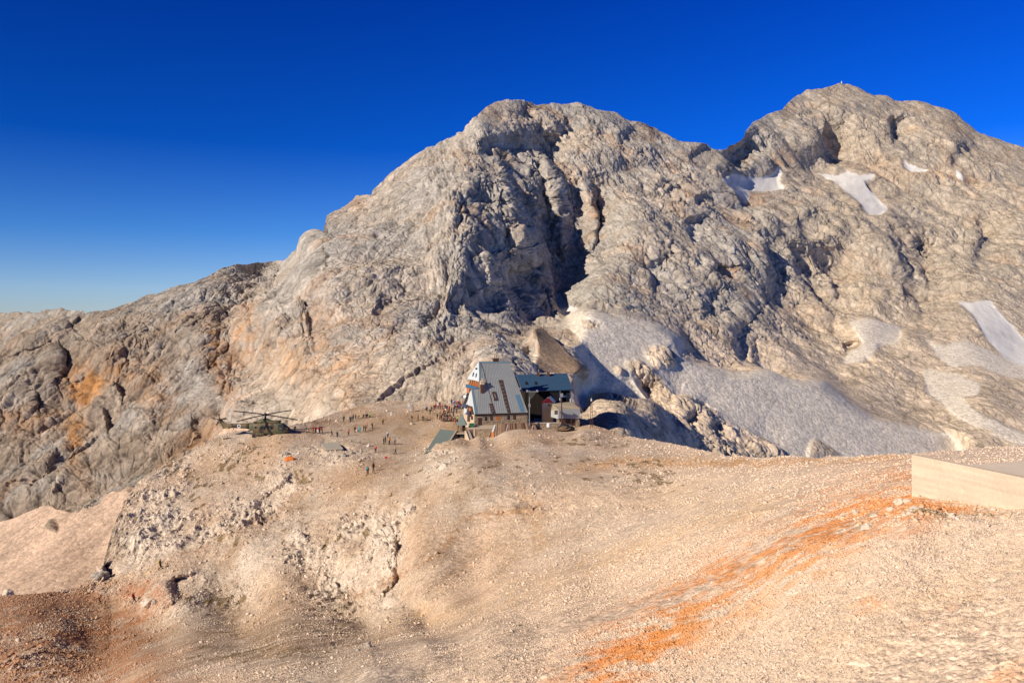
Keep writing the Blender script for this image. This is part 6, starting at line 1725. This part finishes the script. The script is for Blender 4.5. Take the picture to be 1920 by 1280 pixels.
GH = 'hikers standing on the spur beside the helicopter'; GO = 'people gathered under the orange rock wall'; GF_ = 'hikers spread over the field before the hut'; GT = 'people on the hut terrace'; GL = 'hikers on the paths below'
PEOPLE = [
    (553.1, 810, 'stand', 'black', 'grey', 'black', 10, None, 'person in black jacket and grey trousers nearest the helicopter nose', GH),
    (574.7, 810.6, 'raise', 'olive', 'beige', 'brown', -40, None, 'person in olive jacket raising one arm, second from the helicopter nose', GH),
    (586.9, 811.4, 'hips', 'red', 'orange', 'brown', 20, None, 'person in red jacket and orange trousers, left end of the group by the helicopter shadow', GH),
    (592.5, 811, 'stand', 'green', 'black', 'black', 60, None, 'person in dark green jacket just right of the red and orange one', GH),
    (596, 812, 'stand', 'red', 'white', 'white', -30, None, 'person in red jacket and white trousers in the group past the helicopter', GH),
    (599.6, 811.6, 'fold', 'black', 'black', 'black', 150, None, 'person all in black between two red jackets past the helicopter', GH),
    (603.8, 812.6, 'stand', 'red', 'black', 'brown', -60, 'darkred', 'person in red jacket with black trousers, right end of the group past the helicopter', GH),
    (622.5, 818, 'walk', 'black', 'black', 'black', -80, None, 'person in black walking, left of the pair beyond the helicopter shadow', GF_),
    (632.8, 820.4, 'stand', 'dark', 'black', 'black', 0, None, 'person in dark clothes standing still, right of the pair beyond the helicopter shadow', GF_),
    (653.4, 816.6, 'stand', 'pink', 'black', 'brown', 180, 'red', 'person in pink jacket with big red backpack and black trousers', GF_),
    (665, 810, 'stand', 'maroon', 'brown', 'black', 30, None, 'person in dark brown, alone between the pink and the turquoise jackets', GF_),
    (675, 811.4, 'stand', 'turquoise', 'turquoise', 'black', -20, None, 'person dressed all in turquoise with dark hair', GF_),
    (682, 808, 'stand', 'dark', 'black', 'brown', 90, None, 'person in dark grey just right of the turquoise one', GF_),
    (685.3, 808.4, 'hips', 'black', 'black', 'black', -90, None, 'person in black, broader one behind the turquoise hiker', GF_),
    (688, 803, 'stand', 'coral', 'dark', 'brown', 120, None, 'person in coral top standing behind the black pair', GF_),
    (699, 804.6, 'stand', 'black', 'black', 'black', -70, 'dark', 'tall person in black with dark backpack, alone on the slope', GF_),
    (718, 795.4, 'hips', 'yellow', 'black', 'black', 40, None, 'person in yellow jacket standing near the brown post', GF_),
    (645, 790.6, 'stand', 'green', 'dark', 'black', 30, None, 'person in dark green left of the red rock stain', GO),
    (656.3, 791.2, 'stand', 'black', 'black', 'black', -30, None, 'person in black just right of the red rock stain', GO),
    (659.6, 790.2, 'stand', 'grey', 'grey', 'brown', 20, None, 'person in grey blue right of the red rock stain', GO),
    (663, 787.6, 'fold', 'olive', 'dark', 'black', 0, None, 'person in olive leaning at the orange wall', GO),
    (666.7, 786.8, 'stand', 'maroon', 'dark', 'brown', -40, None, 'person in maroon at the orange wall', GO),
    (672.3, 783.6, 'sit', 'yellow', 'olive', 'black', 160, None, 'person in yellow sitting under the orange wall', GO),
    (682.5, 783, 'sit', 'dark', 'black', 'brown', 170, None, 'leftmost of the dark trio sitting under the wall', GO),
    (686, 783, 'sit', 'black', 'black', 'black', 190, None, 'middle one of the dark trio sitting under the wall', GO),
    (690, 782.4, 'sit', 'black', 'dark', 'black', 150, None, 'black seated person next to the lime jacket', GO),
    (693.8, 781.6, 'sit', 'lime', 'black', 'brown', 170, None, 'person in lime jacket sitting under the rock wall', GO),
    (719.6, 833, 'stand', 'black', 'black', 'black', -60, None, 'person in black, left of the foursome on the field', GF_),
    (721.8, 829, 'stand', 'dark', 'black', 'black', -100, None, 'person in dark jacket half hidden at the left of the foursome', GF_),
    (727, 820.6, 'stand', 'white', 'black', 'brown', 20, None, 'person in white top and black trousers behind the foursome', GF_),
    (730, 833.6, 'stand', 'yellow', 'black', 'black', 70, 'orange', 'person in yellow jacket with orange pack in the middle of the field', GF_),
    (740, 833.6, 'stand', 'maroon', 'black', 'black', 90, None, 'person in dark maroon, right of the foursome on the field', GF_),
    (704.4, 848.6, 'stand', 'red', 'black', 'black', 170, None, 'person in bright red jacket standing alone above the trail marker', GF_),
    (742.5, 851, 'walk', 'grey', 'navy', 'black', 95, None, 'person in grey walking alone toward the sunken shed', GF_),
    (699.7, 883, 'stand', 'darkred', 'black', 'black', 10, 'black', 'person in dark red jacket standing left of the trail marker', GL),
    (689.4, 890, 'stand', 'black', 'black', 'black', 5, 'turquoise', 'person in black with turquoise backpack climbing the path', GL),
    (301, 1067, 'walk', 'black', 'black', 'black', -70, 'yellow', 'person in black with yellow backpack on the path at far left', GL),
    (251, 1130, 'walk', 'black', 'black', 'black', -60, 'red', 'person in black with red backpack above the white boulder', GL),
    (800.5, 771.4, 'stand', 'navy', 'dark', 'brown', 60, None, 'person in navy jacket at the left end of the terrace', GT),
    (797, 769, 'sit', 'paleblue', 'navy', 'brown', 0, None, 'person in pale blue sitting at the left end of the terrace', GT),
    (806.2, 776.2, 'stand', 'olive', 'olive', 'brown', 30, None, 'person in olive on the terrace edge, nearest the slope', GT),
    (809.8, 772, 'hips', 'dark', 'olive', 'black', -40, None, 'person in dark jacket behind the olive one on the terrace', GT),
    (814.2, 769.2, 'stand', 'maroon', 'maroon', 'brown', 20, None, 'person in maroon left of the tall red jacket', GT),
    (816.8, 766.6, 'stand', 'red', 'black', 'black', -20, None, 'tall person in red jacket and black trousers on the upper terrace', GT),
    (825.4, 768.2, 'stand', 'red', 'darkred', 'brown', 180, 'red', 'person in red with red backpack beside the pale table', GT),
    (824.6, 763.6, 'stand', 'navy', 'dark', 'grey', 10, None, 'person in navy behind the red backpack', GT),
    (829.9, 767.2, 'fold', 'purple', 'dark', 'black', 90, None, 'slim person in dark purple right of the red backpack', GT),
    (834.7, 768.8, 'hips', 'black', 'grey', 'black', -30, None, 'person in black jacket and grey trousers by the pale yellow table', GT),
    (842.3, 771, 'stand', 'coral', 'red', 'brown', 40, None, 'person in coral red jacket in front of the crowd', GT),
    (846.7, 773, 'stand', 'black', 'black', 'black', -60, None, 'person in black standing right of the coral jacket', GT),
    (847, 758.4, 'stand', 'black', 'black', 'black', 30, None, 'tall person in black on the ledge behind the terrace', GT),
    (849.7, 759.4, 'stand', 'paleblue', 'purple', 'grey', -10, None, 'person in pale blue top on the ledge behind the terrace', GT),
    (852.8, 760, 'stand', 'purple', 'navy', 'brown', 50, None, 'person in purple jacket on the ledge', GT),
    (856, 760.2, 'fold', 'pink', 'maroon', 'brown', -20, None, 'person in pink top on the ledge', GT),
    (859.4, 759, 'stand', 'darkred', 'dark', 'brown', 20, None, 'person in dark rose red on the ledge near the gable', GT),
    (862.2, 758.6, 'stand', 'brown', 'dark', 'black', 0, None, 'person in brown on the ledge nearest the hut', GT),
    (865.2, 763, 'raise', 'orange', 'brown', 'brown', -30, None, 'person in orange jacket lifting an arm by the solar panel', GT),
    (868.4, 762, 'stand', 'orange', 'dark', 'brown', 70, None, 'person in orange jacket right beside the hut wall', GT),
    (858.2, 791, 'stand', 'lime', 'black', 'black', 120, None, 'person in bright lime jacket at the pyramid shelter', GT),
    (853.3, 795, 'walk', 'coral', 'coral', 'brown', -90, None, 'person in coral walking past the shelter corner', GT),
    (820.4, 785, 'stand', 'brown', 'dark', 'black', 10, None, 'person in brown at the lower left of the terrace', GT),
    (824, 786.5, 'fold', 'beige', 'brown', 'brown', 60, None, 'person in beige at the lower left of the terrace', GT),
    (849.6, 781.6, 'stand', 'navy', 'navy', 'brown', -50, None, 'person in navy between the table rows', GT),
    (784, 788.4, 'stand', 'maroon', 'black', 'brown', 80, None, 'slim person in maroon left of the wooden beams', GT),
    (793, 790.4, 'hips', 'dark', 'olive', 'black', -20, None, 'person in dark jacket by the wooden beams below the terrace', GT),
    (838.2, 769.8, 'stand', 'navy', 'black', 'grey', 20, None, 'person in navy jacket and black trousers between the black and the coral jackets', GT),
    (821, 766.4, 'fold', 'white', 'navy', 'brown', -20, None, 'person in white top and navy trousers between the two red jackets', GT),
    (852, 772.4, 'stand', 'darkred', 'grey', 'black', 40, None, 'person in dark red jacket and grey trousers by the table under the gable', GT),
    (856, 774.6, 'hips', 'teal', 'dark', 'brown', -30, None, 'person in teal jacket between the gable table and the shelter roof', GT),
    (831, 781.4, 'walk', 'orange', 'dark', 'brown', 70, None, 'person in orange jacket walking between the tables in the crowd', GT),
    (843.6, 786.8, 'stand', 'maroon', 'beige', 'brown', 10, None, 'person in maroon jacket and beige trousers left of the shelter table', GT),
    (827.6, 788.6, 'hips', 'black', 'grey', 'black', 50, None, 'person in black jacket and grey trousers by the lower left table', GT),
    (862.4, 764.6, 'stand', 'black', 'navy', 'black', 0, None, 'person in black beside the orange jackets at the hut gable', GT),
    (772.5, 790, 'stand', 'brown', 'beige', 'brown', 50, None, 'person in brown jacket at the far left below the terrace', GT),
]
for (px, py, pose, jac, tro, hr, rz, pk, lab, grp) in PEOPLE:
    person(ground(px, py), pose, jac, tro, hr, rz, pk, lab, grp, random.uniform(.95, 1.04))

# people seated at the picnic tables: on the bench tops
TABLES = [o for o in bpy.data.objects if o.name.startswith('picnic_table')]
SIT = [(2, -.5, -1, 'maroon', 'brown', 'brown table in the crowd, front bench, maroon jacket'), (2, .3, -1, 'dark', 'black', 'brown table in the crowd, front bench, dark jacket'), (2, -.2, 1, 'teal', 'black', 'brown table in the crowd, rear bench, teal jacket'), (2, .55, 1, 'black', 'dark', 'brown table in the crowd, rear bench, black jacket'),
       (3, -.5, -1, 'coral', 'dark', 'table by the shelter, front bench, coral top'), (3, .4, -1, 'brown', 'dark', 'table by the shelter, front bench, brown top'), (3, -.3, 1, 'navy', 'black', 'table by the shelter, rear bench, navy top'), (3, .5, 1, 'white', 'navy', 'table by the shelter, rear bench, white top'),
       (4, -.4, -1, 'darkred', 'black', 'lower left table, front bench, dark red jacket'), (4, .5, -1, 'grey', 'dark', 'lower left table, front bench, grey jacket'), (4, .1, 1, 'beige', 'brown', 'lower left table, rear bench, beige jacket'),
       (5, -.7, -1, 'navy', 'navy', 'table under the gable, front bench, navy jacket'), (5, 0, -1, 'maroon', 'dark', 'table under the gable, front bench, maroon jacket'), (5, .7, -1, 'blue', 'navy', 'table under the gable, front bench, blue jacket'), (5, -.4, 1, 'white', 'grey', 'table under the gable, rear bench, white top'), (5, .4, 1, 'red', 'black', 'table under the gable, rear bench, red jacket'),
       (0, .5, 1, 'dark', 'black', 'leftmost pale table, rear bench, dark jacket'), (0, -.4, 1, 'brown', 'brown', 'leftmost pale table, rear bench, brown jacket'), (1, .5, 1, 'olive', 'black', 'pale yellow table, rear bench, olive jacket'), (1, .1, -1, 'red', 'navy', 'pale yellow table, front bench, red jacket')]
for (t, x, side, jac, tro, lab) in SIT:
    tb_ = TABLES[t]; rz = tb_.rotation_euler.z
    off = Matrix.Rotation(rz, 3, 'Z') @ Vector((x, side * .74, .07))
    person(Vector(tb_.location) + off, 'sit', jac, tro, random.choice(['black', 'brown', 'brown', 'grey']), math.degrees(rz) + (0 if side < 0 else 180), None, 'person sitting at the ' + lab, GT)
# ------------------------------------------------------------------ loose stones
def rubble(name, n, lo, hi, seed, weight, sub_, tint_mul=1.0, sigma=.45, med=2.0):
    R_ = np.random.RandomState(seed)
    bm = bmesh.new()
    if sub_ < 0:
        vs_ = [bm.verts.new(v) for v in ((1, 0, 0), (0, 1, 0), (-1, 0, 0), (0, -1, 0), (0, 0, 1), (0, 0, -1))]
        for k in range(4): bm.faces.new((vs_[k], vs_[(k + 1) % 4], vs_[4])); bm.faces.new((vs_[(k + 1) % 4], vs_[k], vs_[5]))
    else: bmesh.ops.create_icosphere(bm, subdivisions=sub_, radius=1)
    bm.verts.ensure_lookup_table(); bm.verts.index_update()
    bv = np.array([v.co[:] for v in bm.verts]); bf = np.array([[v.index for v in f.verts] for f in bm.faces]); bm.free()
    w = weight.ravel().astype(np.float64); w[w < 0] = 0; w /= w.sum()
    idx = R_.choice(w.size, n, p=w)
    pos = HV.reshape(-1, 3)[idx]; col = HC.reshape(-1, 3)[idx]; nor = HN.reshape(-1, 3)[idx]
    D = pos[:, 1]
    size = np.clip(np.exp(R_.normal(math.log(med), sigma, n)), lo, hi) * D / K * .5
    shapes = []
    for k in range(10):
        s = bv * (1 + .38 * R_.normal(size=(len(bv), 1)).clip(-1.2, 1.2) * (.8 if sub_ > 0 else .75)) * np.array([1, R_.uniform(.6, 1), R_.uniform(.45, .8)])
        shapes.append(s)
    shapes = np.array(shapes)[R_.randint(0, 10, n)]
    ang = R_.uniform(0, 2 * math.pi, n); ca, sa = np.cos(ang), np.sin(ang)
    x = shapes[..., 0] * ca[:, None] - shapes[..., 1] * sa[:, None]; y = shapes[..., 0] * sa[:, None] + shapes[..., 1] * ca[:, None]; z = shapes[..., 2]
    tl = R_.normal(0, .25, (n, 2))
    z2 = z + x * tl[:, :1] + y * tl[:, 1:]
    P = np.stack([x, y, z2], -1) * size[:, None, None] + pos[:, None] + nor[:, None] * (size * .25)[:, None, None]
    stone = np.array([.86, .70, .55]) * R_.uniform(.6, 1.25, (n, 1)) * (1 + R_.normal(0, .03, (n, 3)))
    rust = R_.uniform(size=n) < .08
    stone[rust] *= np.array([1.0, .78, .6])
    rb_ = np.clip((col[:, :1] / col[:, 1:2] - 1.35) / .5, 0, 1) * .4
    c = (col * (.5 + rb_) + stone * (.5 - rb_)) * 1.06
    c = c / np.maximum(1, c.max(-1, keepdims=True) / .88)
    c = np.clip(np.repeat(c[:, None], len(bv), 1) * tint_mul, .03, .9).reshape(-1, 3)
    f = (bf[None] + (np.arange(n) * len(bv))[:, None, None]).reshape(-1, 3)
    me = bpy.data.meshes.new(name)
    nf = len(f)
    me.vertices.add(n * len(bv)); me.loops.add(nf * 3); me.polygons.add(nf)
    me.vertices.foreach_set('co', P.astype(np.float32).ravel()); me.loops.foreach_set('vertex_index', f.astype(np.int32).ravel())
    me.polygons.foreach_set('loop_start', np.arange(0, nf * 3, 3, dtype=np.int32))
    me.update(calc_edges=True)
    a = me.attributes.new('tint', 'FLOAT_COLOR', 'POINT'); a.data.foreach_set('color', np.concatenate([c, np.ones((len(c), 1))], 1).astype(np.float32).ravel())
    me.materials.append(M_STONE)
    o = bpy.data.objects.new(name, me); COL.objects.link(o); o['kind'] = 'stuff'
    return o


M_STONE = ground_mat('limestone rubble', (.12,), .3, var=.14, dist=.02)
clump = np.clip(.5 + 1.6 * fbm((HV[..., 0], HV[..., 1], HV[..., 2]), 9, 4, 401), .04, 1.6)
area = np.clip(1 - 1.0 * HM[..., 2], 0, 1)
g = np.clip(.3 + 1.6 * sstep(960, 1150, HPY + .15 * (HPX - 960)) + .9 * HM[..., 0], .2, 2.5)
vis = (HPY < 1300) & (HPX > -60) & (HPX < 1980)
rubble('gravel', 260000, 1.1, 4.0, 1, clump * area * g * vis, -1, med=2.0)
rubble('rubble', 8000, 3.0, 8.5, 2, clump ** 2 * area * g * vis, 1, med=3.9)

rubble('pebbles', 26000, 2.2, 6.0, 5, clump * area * vis * sstep(900, 1400, HPX + .8 * (HPY - 1000)), 0, med=3.0)

near_wall = np.exp(-((HPX - 1760) / 130) ** 2 - ((HPY - 958) / 16) ** 2) + .5 * np.exp(-((HPX - 1640) / 60) ** 2 - ((HPY - 965) / 20) ** 2)
rubble('wall_rubble', 420, 4.0, 13.0, 6, near_wall * vis, 1, med=6.0)

# ------------------------------------------------------------------ boulders one can tell apart
m_b = pm('pale limestone', (.74, .60, .46), .95, 0, .2, 1.2)
m_bd = pm('grey limestone', (.44, .38, .31), .95, 0, .22, 1.2)
BOULD = [
    (278, 1133, 24, 'white boulder with dark shaded side in the red soil at lower left', m_b), (292, 1129, 12, 'grey rock just right of the white boulder in the red soil', m_bd), (741, 983, 15, 'pale boulder at the top of the dark ledge in mid slope', m_b), (747, 996, 8, 'small pale rock just below the ledge boulder', m_b),
    (830, 953, 7, 'lone pale rock on the open slope right of the ledge', m_b), (689, 1213, 17, 'dark flat rock on the fold at bottom, right one of two', m_bd), (671, 1219, 9, 'small dark rock on the fold at bottom, left one of two', m_bd), (792, 1190, 12, 'low dark rock at the right end of the hollow', m_bd),
    (1687, 945, 24, 'pale tilted block near the foot of the platform wall', m_b), (1703, 942, 18, 'flat pale block touching the platform corner', m_b), (1670, 957, 16, 'small pale block left of the tilted block', m_b), (1627, 992, 22, 'flat pale slab lying in the rust streak', m_b),
    (1716, 957, 20, 'angular pale block right below the platform wall', m_b), (1604, 963, 18, 'pale flat rock at the upper end of the rust streak', m_b), (1783, 970, 14, 'pale cobble in the brown turf under the wall', m_b), (1640, 968, 14, 'small white block between the slab and the tilted block', m_b),
    (1449, 918, 12, 'dark thin rock on the slope left of the platform', m_bd), (1315, 943, 7, 'dark small rock in the middle of the pale slope', m_bd), (958, 1148, 6, 'small dark rock on the slope above the rust band', m_bd), (1068, 1119, 7, 'small dark rock left of the rust band top', m_bd),
    (536, 852, 12, 'grey boulder just above the orange bundle', m_bd), (523, 1193, 9, 'white stone in the brown hollow at bottom', m_b), (190, 1082, 30, 'dark rock tooth at the foot of the left cliff spur', m_bd), (16, 1112, 18, 'pale pointed rock on the left edge crest', m_b), (620, 834, 10, 'broken grey rock beside the concrete slab', m_bd), (644, 854, 11, 'grey rock at the lower corner of the concrete slab', m_bd),
    (660, 850, 9, 'small grey rock right of the concrete slab', m_bd), (494, 925, 10, 'pale boulder on the path below the spur', m_b), (1262, 1198, 9, 'rust stained stone inside the orange streak', m_bd), (1600, 1154, 9, 'pale stone on the near slope below the slab', m_b),
]
for i, (px, py, w, lab, mt) in enumerate(BOULD):
    p = ground(px, py); r = w * p.y / K * .5
    R_ = random.Random(i)
    o = lump('boulder', lab, 'boulder', p + Vector((0, 0, r * .22)), (r, r * R_.uniform(.7, 1), r * R_.uniform(.5, .75)), mt, i + 3, 3, .42)
    o.rotation_euler = (R_.uniform(-.3, .3), R_.uniform(-.3, .3), R_.uniform(0, 6))
